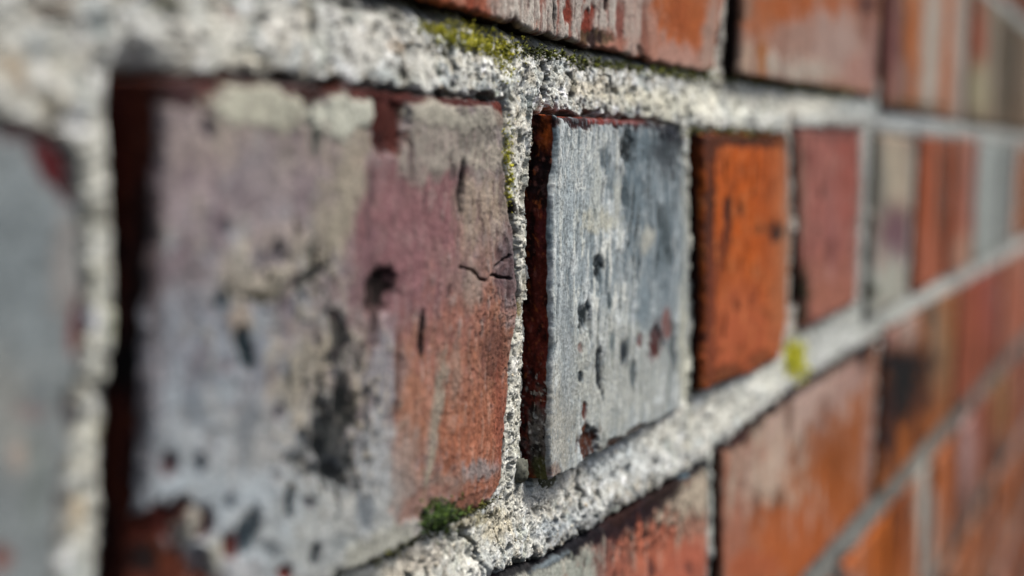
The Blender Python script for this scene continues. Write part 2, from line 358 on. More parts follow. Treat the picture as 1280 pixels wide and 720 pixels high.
# ---- the large mauve header in front ---------------------------------------------------------------
PR = -3.0
L_B1 = W([(204, 100), (203, 200), (199, 300), (192, 400), (186, 500), (182, 640), (184, 848)], PR)
R_B1 = W([(634, 128), (630, 165), (630, 200), (633, 245), (644, 290), (647, 340), (648, 385), (641, 430), (637, 480), (636, 530), (632, 575), (628, 605), (622, 622)], 0)
T_B1 = np.concatenate([L_B1[:1], W([(300, 101)], -2.2), W([(380, 108), (460, 112)], -1.5), W([(540, 122), (600, 124)], -.6), R_B1[:1]])
B_B1 = np.concatenate([L_B1[-1:], W([(300, 785)], -2.2), W([(415, 722)], -1.6), W([(500, 688)], -.8), W([(545, 655)], -.6), W([(590, 640)], -.3), R_B1[-1:]])
ops1 = [
    ('b', 300, 250, 120, 110, 0, '97888a', .8, .6), ('b', 280, 500, 110, 150, 0, '87909a', .85, .6),
    ('b', 300, 640, 140, 110, 0, 'a3adb3', .9, .5), ('b', 430, 660, 90, 70, -20, 'a5a9a6', .8, .5),
    ('b', 330, 170, 110, 45, 0, 'a5968c', .7, .6),
    ('b', 525, 285, 85, 110, 0, '8e6163', .9, .5), ('b', 490, 255, 28, 50, 0, '936468', .6, .6),
    ('b', 500, 230, 30, 50, 0, '8f6767', .5, .6),
    ('b', 600, 480, 62, 150, 0, 'a5694a', .95, .45), ('b', 520, 500, 26, 110, 4, 'a96e4f', .8, .5), ('b', 600, 560, 40, 70, 0, 'a66142', .8, .5),
    ('b', 565, 400, 45, 70, 0, '9a6458', .6, .6),
    ('b', 612, 265, 32, 42, 10, 'a3947f', .7, .6), ('b', 575, 330, 40, 28, 0, '8f756e', .6, .6),
    ('b', 560, 175, 62, 44, 0, '9c9488', .85, .35), ('b', 600, 165, 34, 38, 0, '6f6a62', .6, .5), ('b', 585, 150, 22, 10, 0, '8b8a80', .6),
    ('b', 610, 195, 22, 14, 0, 'a89f8f', .7), ('b', 540, 140, 30, 14, 0, 'aaa696', .6),
    # blotches in the weathered left half
    ('n', 'aaa08f', .16, .13, .1, .35, .6, 330, 350, 130, 260), ('n', '6f6268', .2, .16, .12, .38, .55, 320, 330, 140, 260), ('n', '9fabb2', .13, .12, .1, .35, .6, 310, 480, 140, 260), ('n', '7a6c6c', .35, .25, .15, .4, .5, 330, 300, 140, 220),
    ('n', 'b5b7b4', .3, .22, .12, .38, .6, 330, 640, 160, 100), ('n', '6a4f52', .5, .16, .12, .4, .6, 540, 300, 100, 130), ('n', 'a3928a', .6, .2, .15, .45, .6, 560, 330, 90, 200), ('n', '7a4a36', .6, .12, .1, .4, .6, 580, 510, 80, 130), ('n', 'b98a72', .7, .12, .15, .45, .6, 570, 500, 80, 150),
    # tan crusts
    ('b', 432, 235, 22, 80, 12, 'a39a86', .75, .4, .7), ('b', 400, 290, 22, 60, 20, '9a927f', .6, .5, .7),
    ('b', 330, 355, 60, 17, -12, 'b3a995', .75, .4, .6), ('b', 290, 330, 16, 30, 30, 'b3a995', .6, .4, .6), ('b', 300, 400, 14, 22, 0, 'b3a18b', .7, .4, .6),
    ('b', 385, 470, 30, 70, 15, 'a59b86', .7, .4, .8), ('b', 440, 470, 20, 80, 10, '9b8f7c', .5, .5, .8), ('b', 345, 290, 30, 22, 0, 'ab9c90', .5, .5),
    ('b', 350, 550, 80, 50, 0, '9c9a96', .5, .5),
    ('b', 478, 460, 18, 62, 0, '8b8a8f', .8, .5), ('b', 470, 570, 26, 60, 0, '9da1a3', .8, .5), ('b', 505, 600, 16, 60, 4, '96887f', .6, .5),
    # black crusted lichen; dark hole and thin streaks
    ('n', '23282a', .55, .32, .05, .3, .9, 415, 510, 52, 120), ('n', '2a2c28', .4, .3, .15, .35, .8, 375, 330, 40, 60),
    ('n', 'b7ab95', .6, .5, .12, .35, .7, 410, 470, 80, 160), ('n', '5b6670', .12, .1, .1, .35, .45, 330, 480, 120, 120),
    ('b', 420, 560, 22, 46, 5, '2b3031', .8, .4, .9), ('b', 405, 590, 40, 10, 20, '22282c', .6, .4, .9), ('b', 400, 540, 12, 20, 0, '1f2526', .7, .4, .9), ('b', 438, 520, 10, 20, 0, '2d2f2c', .7, .4, .9),
    ('b', 420, 410, 9, 26, 0, '33342f', .7), ('b', 385, 345, 24, 8, -30, '2d3030', .8), ('b', 325, 371, 18, 7, -5, '4c4630', .8),
    ('b', 478, 364, 19, 28, 10, '2e2320', .95, .25), ('b', 470, 330, 6, 22, 0, '5d4643', .6), ('b', 462, 410, 5, 40, 0, '6b5654', .6), ('b', 452, 345, 10, 60, 15, '70565a', .6),
    ('b', 529, 418, 3.5, 27, 0, '231a1a', .95, .35, .3), ('b', 579, 240, 3, 30, 3, '3a2b2e', .9, .4), ('b', 566, 215, 4, 10, 0, '5a4848', .7), ('b', 531, 250, 2.5, 14, 0, '5c4346', .7), ('b', 563, 366, 3, 8, 0, '4d3634', .8),
    ('n', '15191b', .3, .2, .08, .26, .9, 425, 500, 34, 105), ('n', '191c1c', .4, .25, .15, .3, .8, 395, 580, 34, 30), ('n', '1d2122', .6, .4, .16, .34, .85, 350, 350, 70, 50),
    ('n', '74626c', .1, .1, .0, .35, .55, 320, 300, 130, 160), ('b', 500, 330, 50, 90, 0, '8a5d62', .5, .6, .6), ('b', 330, 230, 40, 50, 0, '8d8486', .5, .6),
    ('b', 200, 300, 5, 190, 0, '4a332e', .6, .5, 1.), ('b', 188, 540, 4, 90, 0, '3a2522', .6, .5, 1.),
    # cool spots in the grey half
    ('b', 305, 437, 9, 24, -12, '23343a', .9), ('b', 275, 375, 8, 14, 0, '3f4a52', .9), ('b', 262, 165, 8, 15, -15, '42394a', .9), ('b', 282, 285, 6, 9, 0, '3d3541', .7), ('b', 345, 315, 6, 12, 0, '413d44', .6), ('b', 350, 515, 8, 9, 0, '4c4450', .7),
    ('b', 213, 582, 10, 14, 0, '471319', .95, .3), ('b', 250, 578, 7, 15, 0, '222d3b', .95, .3), ('b', 287, 630, 9, 9, 0, '3f4c58', .8), ('b', 362, 627, 7, 20, 0, '1b2a32', .95, .3), ('b', 385, 628, 6, 7, 0, '474550', .7), ('b', 345, 597, 6, 6, 0, '6f6d72', .6),
    ('b', 312, 665, 16, 22, 25, '2f3d46', .95, .4, .7), ('b', 393, 690, 6, 15, 0, '3b4247', .9), ('b', 418, 585, 10, 16, 0, '2b323c', .7), ('b', 335, 690, 10, 12, 0, '5c666c', .6), ('b', 455, 640, 12, 20, 0, '6e7880', .7), ('b', 430, 680, 18, 10, 0, '868e90', .6), ('b', 240, 350, 18, 12, 0, '63504d', .4),
    # spalled red corner
    ('b', 196, 690, 60, 52, 20, '55200f', .97, .25, .6), ('b', 225, 655, 26, 22, 0, '4c1a12', .95, .25, .6), ('b', 232, 700, 30, 26, 0, '6b3013', .9, .4), ('b', 215, 760, 60, 60, 0, '50200f', .9), ('b', 258, 652, 8, 20, 0, '4a1518', .95, .3), ('b', 288, 684, 11, 18, 0, '571b12', .95, .3), ('b', 353, 716, 7, 9, 0, '7a2a20', .9), ('b', 200, 700, 14, 20, 0, '1c100e', .9),
    ('b', 239, 660, 11, 20, 0, 'b8b3a4', .9, .3), ('b', 268, 690, 8, 22, 0, 'b5b3a6', .9, .3), ('b', 300, 712, 22, 12, 0, 'aeb0b2', .8),
    ('b', 470, 690, 60, 20, -28, 'a7a79a', .8, .4), ('b', 470, 710, 40, 10, -28, 'b7b4a4', .8, .4),
    ('b', 478, 362, 17, 27, 8, '211816', 1., .3, .4), ('b', 470, 400, 4, 30, 4, '4a3634', .8, .5), ('b', 529, 418, 4, 27, 0, '1c1414', 1., .35, .3), ('b', 579, 235, 4, 30, 3, '2c2022', .95, .4, .4), ('b', 463, 250, 4, 40, 5, '5f474a', .7, .5, .8), ('b', 515, 200, 4, 20, 0, '5a4548', .6, .5, .8), ('b', 497, 470, 4, 40, 3, '5d3d33', .7, .5, .8), ('b', 415, 590, 14, 10, 20, '12171a', .9, .3, .6), ('b', 402, 560, 10, 14, 0, '12171a', .9, .3, .6), ('b', 425, 500, 7, 26, 5, '1d2020', .9, .3, .6),  # hole and thin streaks darkened again
    # right-hand wear
    ('b', 545, 525, 6, 75, 8, '98907f', .75, .5, .7), ('b', 535, 600, 4, 40, 5, 'a79c88', .7, .5, .7), ('b', 602, 588, 24, 12, -10, '938c8a', .75, .5, .8), ('b', 590, 360, 10, 26, 0, '98897d', .6, .6), ('b', 570, 470, 6, 30, 3, 'a08a7a', .5, .6), ('b', 560, 605, 20, 12, 0, '8a7468', .6),
    ('n', '33201d', 1.6, .8, .18, .4, .8, 622, 420, 30, 70), ('b', 634, 335, 13, 40, 0, '54424a', .7, .6, .7), ('b', 620, 440, 14, 40, 0, '633e37', .6, .6, .7), ('b', 628, 525, 8, 60, 0, '8f4630', .6, .6),
    ('n', '5a2a20', 1.2, .7, .2, .5, .55, 590, 540, 60, 100),
    ('b', 530, 628, 34, 14, -25, '8a5a4a', .6), ('b', 575, 632, 36, 8, -20, '6d4435', .6),
    # cream tops, red patches along the upper edge
    ('l', [(195, 106), (300, 108), (380, 116), (460, 118), (520, 121)], 13, '34150f', .95), ('b', 225, 120, 34, 14, 10, '28100e', .9, .4),  # dark band: unlit top flank and gap, painted onto the face
    ('b', 318, 134, 58, 20, 4, 'b4b29e', .95, .25, .5), ('b', 432, 146, 35, 22, 0, 'b3b4a2', .97, .2, .3), ('b', 362, 152, 18, 16, 0, 'aaa894', .7),
    ('b', 258, 122, 24, 16, 20, '5a2620', .9, .3), ('b', 240, 118, 18, 10, 0, '3a2226', .8, .3), ('b', 390, 130, 12, 22, 0, '3b2a26', .9, .3), ('b', 395, 160, 8, 30, 0, '4f524c', .8),
    ('b', 490, 150, 25, 38, 5, '4c1d15', .97, .18, .4), ('b', 480, 178, 14, 14, 0, '35120f', .8),
    ('b', 465, 120, 60, 7, 2, '4a1c16', .95, .3, .5), ('b', 560, 127, 70, 4.5, 2, '4a1e1a', .95, .3, .6), ('b', 628, 140, 9, 18, 0, '5e2318', .9, .3), ('b', 375, 117, 40, 6, 4, '3a1f1c', .9, .3),
    ('b', 318, 132, 62, 18, 4, 'bcbaa6', .95, .25, .6), ('b', 432, 145, 36, 22, 0, 'c2c3b2', 1., .2, .35), ('b', 600, 150, 30, 14, 0, 'a59f90', .6), ('b', 545, 142, 26, 14, 0, 'b0ab9a', .7),
    ('l', [(576, 335), (588, 338), (600, 347), (610, 349), (617, 342), (622, 335), (630, 326), (639, 320)], 2.2, '1d1416', .95), ('l', [(617, 345), (628, 347), (640, 351)], 1.9, '1d1416', .9),
    ('l', [(634, 300), (640, 335), (636, 372)], 3, '3f2c2c', .6),
]
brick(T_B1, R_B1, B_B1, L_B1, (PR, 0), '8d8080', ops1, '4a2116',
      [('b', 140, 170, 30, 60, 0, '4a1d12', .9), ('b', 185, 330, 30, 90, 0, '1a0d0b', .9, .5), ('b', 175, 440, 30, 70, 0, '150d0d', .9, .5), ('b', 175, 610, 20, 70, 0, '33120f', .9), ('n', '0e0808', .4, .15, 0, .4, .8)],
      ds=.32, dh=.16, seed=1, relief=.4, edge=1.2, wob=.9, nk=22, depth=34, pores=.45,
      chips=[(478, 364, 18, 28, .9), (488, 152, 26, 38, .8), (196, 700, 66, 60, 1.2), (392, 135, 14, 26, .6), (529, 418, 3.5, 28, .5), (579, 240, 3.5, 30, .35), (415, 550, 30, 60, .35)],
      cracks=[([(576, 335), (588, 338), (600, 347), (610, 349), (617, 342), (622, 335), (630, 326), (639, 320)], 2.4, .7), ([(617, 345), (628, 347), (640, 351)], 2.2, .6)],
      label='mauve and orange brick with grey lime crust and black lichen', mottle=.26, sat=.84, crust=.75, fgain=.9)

# ---- the grey-blue header ---------------------------------------------------------------------------
L_B2 = W([(696, 146), (697, 175), (694, 205), (689, 245), (689, 300), (691, 400), (689, 480), (686, 545), (690, 600)], -3)
R_B2 = W([(848, 160), (856, 185), (859, 250), (861, 300), (862, 400), (857, 470), (852, 510)], 0)
T_B2 = np.concatenate([L_B2[:1], W([(760, 149)], -1.8), W([(810, 152)], -.9), R_B2[:1]])
B_B2 = np.concatenate([L_B2[-1:], W([(735, 574)], -2), W([(755, 562), (800, 538)], -1.), R_B2[-1:]])
ops2 = [
    ('b', 740, 480, 60, 100, 0, 'a6aaa4', .8, .6), ('b', 730, 300, 40, 90, 0, '939fa4', .7, .6), ('b', 820, 470, 40, 70, 0, 'a3a8a4', .7, .6),
    ('n', 'd2d8d8', .25, .07, -.1, .35, .9), ('n', '5c6e77', .22, .06, .12, .42, .75), ('n', 'e0e2da', .4, .1, .05, .35, .9, 750, 290, 60, 130), ('n', 'c9cdc8', .3, .1, .0, .4, .8, 760, 470, 70, 70), ('n', '3a464d', .45, .09, .18, .42, .7),
    ('b', 825, 280, 30, 150, 0, '62737d', .6, .6, .8), ('b', 760, 480, 70, 60, 0, 'b3b5ad', .6, .6, .8), ('b', 725, 230, 30, 60, 0, 'a9b1b1', .5, .6, .8), ('b', 792, 240, 14, 90, 0, '5d6d76', .7, .5, .8), ('b', 835, 190, 22, 26, 0, '2a2f35', .8, .5, .8), ('b', 800, 180, 22, 20, 0, '5e6c74', .7, .6, .8),
    ('n', '252d30', .4, .12, .1, .34, .9, 810, 230, 50, 120), ('n', 'c9ccc8', .6, .25, .18, .36, .8, 720, 200, 40, 70),
    ('b', 786, 185, 7, 20, 0, '161c1e', .92, .55, .8), ('b', 783, 245, 5, 16, 0, '39464c', .8, .4), ('b', 757, 200, 6, 16, 0, '4d5a62', .7, .5), ('b', 832, 300, 6, 30, 0, '3d484c', .8, .5, .7), ('b', 765, 225, 5, 20, 0, '5a6a72', .6),
    ('b', 748, 275, 22, 14, 0, 'b9b9ab', .85, .4, .6), ('b', 745, 240, 5, 40, 0, 'b6bbb5', .7, .5), ('b', 772, 250, 4, 30, 0, 'b9bcb4', .8, .5), ('b', 808, 300, 8, 16, 0, 'b3b3a8', .8, .5), ('b', 712, 260, 5, 50, 0, 'a9b4b8', .7, .5),
    ('b', 748, 336, 4.5, 14, 0, '1d2427', .92, .55, .8), ('b', 731, 396, 6, 17, 8, '20282b', .92, .5, .9), ('b', 760, 378, 2.5, 9, 0, '3c474a', .9), ('b', 750, 462, 4.5, 30, -3, '23282b', .9, .55, .9), ('b', 781, 440, 5, 14, 0, '2b3237', .9, .4), ('b', 725, 472, 4, 6, 0, '30363a', .9), ('b', 792, 470, 5, 18, 0, '434d50', .8), ('b', 765, 430, 3, 14, 0, '59686c', .7), ('b', 805, 380, 8, 30, 0, '73828a', .7), ('b', 840, 430, 5, 30, 0, '424a4c', .8),
    ('b', 820, 428, 7, 22, 8, '4c1f19', .92, .5, .9), ('b', 834, 405, 5, 18, 0, '7a4c44', .8), ('b', 800, 425, 3, 8, 0, '6a3a35', .8), ('b', 726, 436, 3, 6, 0, '7d5a52', .7),
    ('b', 731, 513, 3, 10, 5, '5b2f22', .95, .3), ('b', 737, 556, 12, 20, 0, '4e2a1b', .95, .3, .6), ('b', 733, 540, 5, 14, 0, '54301f', .95, .25, .3), ('b', 770, 552, 12, 6, -25, '3f2f27', .9, .4), ('b', 795, 538, 16, 4, -28, '46382f', .8, .4), ('b', 695, 590, 6, 10, 0, '6f3526', .9),
    ('b', 700, 540, 16, 60, 0, 'a3a197', .7, .6), ('b', 708, 430, 8, 80, 0, '8f979a', .6, .6),
    ('b', 770, 150, 90, 8, 1, '2a1516', .97, .3, 1.), ('b', 725, 153, 20, 7, 0, '311a1c', .9, .3, .8), ('b', 752, 152, 14, 4, 0, '73312c', .9, .3), ('b', 785, 152, 18, 4, 0, '6e3530', .9, .3), ('b', 838, 163, 18, 10, 20, '20202a', .9, .4, .8),
    ('n', '87939a', 1.4, .5, .1, .4, .5), ('n', '4b575c', 1.5, .35, .25, .45, .6, 720, 250, 40, 110),
    ('b', 857, 300, 4, 180, 0, 'a1a49c', .6, .5, .8), ('b', 853, 440, 5, 70, 0, 'b5b5a6', .8, .5, .8),
]
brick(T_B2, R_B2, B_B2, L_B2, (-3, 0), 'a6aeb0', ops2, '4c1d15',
      [('b', 682, 160, 12, 14, 0, '6e3216', .85, .5), ('b', 680, 165, 6, 30, 0, '854017', .5, .6), ('b', 678, 215, 22, 36, 0, '190b0b', .95, .4), ('b', 680, 290, 14, 30, 0, '40181a', .8, .5), ('b', 672, 360, 20, 40, 0, '431a14', .8, .5), ('b', 680, 440, 22, 60, 0, '521f17', .8, .5),  # orange patches paint in the light on the flank's upper end
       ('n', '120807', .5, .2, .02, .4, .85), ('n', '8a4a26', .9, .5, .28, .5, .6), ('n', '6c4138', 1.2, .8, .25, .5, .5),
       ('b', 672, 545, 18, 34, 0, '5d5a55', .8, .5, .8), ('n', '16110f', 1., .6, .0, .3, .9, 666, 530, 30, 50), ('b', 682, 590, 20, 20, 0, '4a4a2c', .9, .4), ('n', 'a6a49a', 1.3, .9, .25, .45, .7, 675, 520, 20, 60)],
      ds=.38, dh=.18, seed=4, relief=.2, edge=.7, wob=.6, crust=.4, fgain=1.7, nk=26, depth=30, pores=.35,
      chips=[(786, 185, 8, 22, .35), (748, 336, 6, 16, .3), (731, 396, 8, 19, .4), (750, 462, 6, 30, .3), (820, 428, 8, 24, .4), (737, 556, 12, 22, .8), (835, 190, 18, 22, .4)],
      label='blue-grey lime-washed brick with dark red end', mottle=.22)

# ---- orange header ----------------------------------------------------------------------------------
L_B3 = W([(880, 170), (881, 300), (882, 400), (880, 488)], -2.2); R_B3 = W([(984, 172), (987, 300), (984, 400), (975, 448)], 0)
ops3 = [
    ('b', 940, 240, 50, 80, 0, 'b85618', .9, .6), ('b', 930, 420, 50, 60, 0, 'ae5a38', .8, .6), ('b', 905, 440, 16, 40, 0, 'b9623f', .6, .6),
    ('n', '843c1a', .16, .13, .05, .4, .6), ('n', '2a1410', .25, .17, .25, .42, .85), ('n', 'c47a4a', .18, .16, .15, .4, .5), ('b', 888, 330, 6, 160, 0, '2f1510', .85, .6, .8), ('b', 975, 330, 12, 130, 0, 'ad6a44', .6, .6), ('b', 960, 260, 10, 80, 0, '9c4a1e', .4, .6),
    ('b', 909, 280, 5, 36, 3, '3a1a0f', .95, .5, .4), ('b', 903, 320, 5, 40, 8, '6d3117', .7, .6), ('b', 970, 291, 8, 12, 0, '2a1a17', .95, .4, .4), ('b', 952, 288, 10, 6, 0, '7c4422', .6), ('b', 960, 230, 4, 40, 0, '874119', .6),
    ('b', 930, 175, 60, 9, 2, '42200f', .9, .5, .5), ('b', 886, 190, 12, 24, 0, '3b1c12', .7, .6), ('b', 905, 470, 26, 12, -20, '52301c', .6), ('b', 950, 450, 16, 10, -20, '6d3c22', .6),
    ('b', 890, 400, 4, 90, 0, '87432a', .6, .6), ('b', 984, 300, 5, 110, 0, '96806c', .5, .6)]
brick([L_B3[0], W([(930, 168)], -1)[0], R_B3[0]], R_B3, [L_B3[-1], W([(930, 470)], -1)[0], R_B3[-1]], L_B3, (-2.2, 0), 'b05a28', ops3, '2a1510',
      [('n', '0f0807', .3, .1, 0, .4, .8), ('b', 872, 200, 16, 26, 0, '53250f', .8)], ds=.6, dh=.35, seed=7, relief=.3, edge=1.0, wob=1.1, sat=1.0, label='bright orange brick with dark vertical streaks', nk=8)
# ---- mauve-red header -------------------------------------------------------------------------------
L_B4 = W([(998, 164), (1001, 300), (1003, 412)], -1); R_B4 = W([(1076, 162), (1076, 260), (1071, 378)], 0)
ops4 = [('b', 1035, 270, 40, 70, 0, '9c6056', .8, .6), ('b', 1040, 370, 40, 40, 0, 'a56a55', .8, .6), ('b', 1062, 220, 14, 60, 0, '9b4f42', .7, .6), ('b', 1040, 166, 46, 8, 0, '5f3834', .8, .6),
        ('b', 1003, 370, 7, 36, 0, '2a2a18', .95, .5), ('b', 1002, 240, 5, 70, 0, '7f6656', .6, .6), ('b', 1040, 300, 5, 60, 0, '8d5a58', .5, .6), ('n', '74403a', .12, .1, .05, .4, .6), ('n', 'a8786c', .14, .12, .1, .4, .6), ('n', '2c1c1a', .25, .1, .25, .42, .8), ('b', 1073, 300, 5, 80, 0, '7d6a62', .5)]
brick([L_B4[0], R_B4[0]], R_B4, [L_B4[-1], R_B4[-1]], L_B4, (-1, 0), '9c5f55', ops4, '3a2420', (), ds=.9, dh=.5, seed=9, relief=.3, wob=1.2, label='dull mauve-red brick')
# ---- pale header --------------------------------------------------------------------------------
ops5 = [('b', 1118, 215, 22, 50, 0, 'aa9e8a', .95, .5), ('b', 1100, 230, 8, 60, 0, '77756c', .8), ('b', 1120, 300, 16, 40, 0, '6e5158', .9, .5), ('b', 1112, 355, 20, 36, 0, 'a2a296', .95, .5), ('b', 1090, 350, 8, 60, 0, 'a3a69c', .9, .5), ('b', 1100, 330, 5, 14, 0, '9b8a80', .8), ('b', 1130, 200, 6, 30, 0, '988c7c', .7), ('b', 1090, 365, 5, 8, 0, '2c2a12', .95, .4)]
brick(*rect(346, 438, -5, -71), (-1.5, 0), '8f7468', ops5, '2a1c18', (), ds=1.4, dh=1., seed=10, wob=1.8, relief=.5)
# ---- orange streaked headers beyond ---------------------------------------------------------------
ops6 = [('b', 1160, 260, 14, 90, 0, '9c5233', .9, .6), ('b', 1140, 185, 14, 16, 0, '241a1c', .95, .5), ('b', 1135, 260, 6, 90, 0, '4b3633', .8, .6), ('b', 1175, 240, 5, 70, 0, '4a3a30', .8, .5), ('b', 1150, 330, 20, 40, 0, '9e5b42', .7)]
brick(*rect(453, 551, -5, -70), (-1.5, 0), '99563b', ops6, '1f1414', (), ds=1.6, dh=1.5, seed=11, wob=1.8, relief=.5)
ops7 = [('b', 1192, 240, 8, 90, 0, '9c4e30', .9, .6), ('b', 1206, 230, 6, 60, 0, '6d503f', .8, .6), ('b', 1216, 250, 8, 90, 0, '98645a', .8, .6), ('b', 1206, 320, 12, 26, 0, 'a4836e', .7)]
brick(*rect(563, 662, -4, -70), (-1.5, 0), '9a6a58', ops7, '33241f', (), ds=2, dh=2, seed=12, wob=1.8, relief=.5)
brick(*rect(675, 772, -4, -70), (-1, 0), '9aa09a', [('b', 1238, 220, 8, 90, 0, 'a0a7a4', .8), ('b', 1248, 240, 5, 60, 0, '7c8580', .6)], '40403c', (), ds=2, dh=2, seed=13, wob=1.8, relief=.5)
brick(*rect(785, 884, -4, -70), (-1, 0), '878a86', [('b', 1265, 220, 8, 70, 0, '7f8583', .7)], '40403c', (), ds=2.5, dh=2.5, seed=14, wob=1.8, relief=.5)
# ---- grey header at the left border ---------------------------------------------------------------
R_B0 = W([(70, 172), (92, 215), (104, 290), (108, 400), (96, 500), (86, 600), (76, 720), (74, 860)], 0)
opsB0 = [('b', 40, 320, 70, 120, 0, '7f888b', .8, .6), ('b', 20, 520, 50, 60, 0, '8e8f8a', .7, .6), ('b', 22, 570, 12, 20, 0, 'a2958a', .8), ('b', 80, 330, 20, 60, 0, '8e8985', .7), ('b', 50, 500, 12, 40, 0, '737c80', .6), ('b', 45, 600, 14, 60, 0, '7c8481', .7), ('b', 5, 700, 12, 14, 0, '7a4438', .9),
         ('b', 70, 215, 16, 48, -32, '4e1419', .97, .3, .4), ('b', 40, 170, 40, 9, 8, '3c2326', .9, .4), ('b', 88, 235, 10, 16, -25, '271018', .8),
         ('b', 97, 410, 8, 34, 0, '6f2a24', .9, .4), ('b', 105, 450, 8, 24, 0, '8a5048', .7), ('b', 86, 510, 12, 18, 0, '2b2f33', .9, .4), ('b', 94, 545, 8, 40, 0, '54282a', .9, .4), ('b', 82, 650, 10, 70, 0, '35111a', .97, .35), ('b', 78, 740, 10, 70, 0, '35111a', .9, .35), ('b', 40, 515, 20, 8, 0, '8a7470', .5)]
tB0 = [(-214, -9), (-140, -9), W([(0, 158)], 0)[0], W([(40, 162)], 0)[0], R_B0[0]]
brick(tB0, R_B0, [(-214, -71), R_B0[-1]], [(-214, -9), (-214, -71)], (-3, 0), '838a8b', opsB0, '3a1714', (), ds=.8, dh=.5, seed=15, relief=.3, edge=1.4)
brick(*rect(-330, -226, -5, -70), (-3, 0), '8b6a62', [('n', 'a0a09a', .1, .08, .1, .4, .8)], '3a1714', (), ds=2.5, dh=2.5, seed=16)
brick(*rect(-440, -342, -5, -70), (-3, 0), 'a05a3c', [('n', '9a948c', .1, .08, .1, .4, .8)], '3a1714', (), ds=3, dh=3, seed=17)

# ---- upper course of stretchers -------------------------------------------------------------------
B_U1 = W([(395, -12), (440, 3), (500, 14), (530, 24), (560, 33), (600, 42), (640, 50), (680, 58), (700, 64), (730, 70), (760, 76), (785, 78), (805, 82), (830, 86), (860, 90), (885, 92), (893, 86)], 0)
opsU = [('n', 'b0a69b', .07, .03, .0, .35, .75, 720, -170, 330, 170), ('n', '9c4f30', .06, .03, .1, .4, .8, 720, -170, 330, 170), ('n', '3a2019', .12, .06, .2, .42, .8, 720, -170, 330, 170),
        ('b', 560, 15, 60, 30, 0, '9c4f36', .85, .5), ('b', 520, 5, 40, 14, 0, '9e5533', .8, .5), ('b', 610, 22, 16, 24, 0, 'a05c46', .8, .5), ('b', 450, 2, 50, 8, 3, '3a2018', .95, .4), ('b', 505, 12, 16, 8, 0, '33160f', .9),
        ('b', 660, 20, 30, 36, 0, 'b0a69b', .95, .4, .8), ('b', 730, 20, 80, 60, 0, 'aea49b', .95, .4, .8), ('b', 640, 5, 26, 18, 0, 'a3958b', .8), ('b', 790, 20, 16, 60, 0, 'ab968b', .85, .5),
        ('n', '8a4a3a', .35, .07, .08, .35, .8, 720, 35, 80, 50), ('n', 'c2bcb2', .5, .08, .12, .4, .8, 700, 20, 90, 50), ('n', '5a3530', .6, .12, .25, .45, .7, 680, 40, 120, 40),
        ('b', 735, 32, 8, 26, 10, '7d3526', .9, .4, .7), ('b', 710, 12, 5, 16, 0, '7a3527', .9, .4, .6), ('b', 775, 28, 5, 30, 0, '7a4238', .8, .4), ('b', 760, 55, 22, 14, 0, 'a06a58', .8, .5), ('b', 745, 48, 18, 8, 0, '4a3f2a', .8), ('b', 693, 15, 1.6, 24, 0, '241c1c', .9, .4, .3), ('b', 758, 6, 4, 8, 0, '33221f', .9), ('b', 742, 52, 5, 12, 0, '2c1a18', .9), ('b', 752, 48, 3, 6, 0, '2c1a18', .9),
        ('b', 620, 40, 40, 8, 14, 'a05f49', .7), ('b', 648, 42, 10, 10, 10, '291410', .9, .4, .8), ('b', 640, 34, 8, 14, 0, '4d2720', .8, .5), ('b', 590, 18, 5, 22, 0, '7a3420', .6),
        ('b', 855, 25, 34, 40, 0, 'a8592c', .95, .5), ('b', 855, 5, 30, 20, 0, 'a5582a', .8), ('b', 845, 72, 34, 16, 8, 'ae8475', .9, .5, .6), ('b', 860, 86, 20, 8, 8, 'a98677', .8), ('b', 887, 50, 8, 50, 6, 'a4897b', .8, .5), ('b', 815, 50, 9, 30, 0, 'a87866', .7), ('b', 806, 40, 4, 50, 0, '7b4a3b', .7, .5), ('b', 800, 76, 8, 6, 0, '8a4e36', .8),
        ('b', 850, 20, 12, 20, 0, '9a4e26', .7),
        ('l', [(395, -10), (500, 16), (560, 35), (640, 52), (700, 66), (760, 78), (805, 84), (860, 92), (890, 93)], 5, '17130f', .95), ('l', [(800, 60), (808, 84)], 4, '2a1712', .8)]
brick([(-88, 71), (124, 71)], W([(925, -190), (905, 0), (900, 30), (895, 60), (893, 86)], 0), B_U1, [(-88, 71), (-88, 12.5)], (0, 0), 'a3705c', opsU, '2b1a14', [('n', '0e0b08', .2, .2, 0, .4, .6)],
      ds=.5, dh=.22, seed=18, relief=.3, edge=.9, wob=.7, label='upper long brick, orange with white lime streaks', nk=8)
L_Ub = W([(935, -190), (922, 0), (920, 50), (918, 93)], -1); B_Ub = W([(918, 95), (960, 102), (1000, 108), (1050, 115), (1094, 123)], -.5)
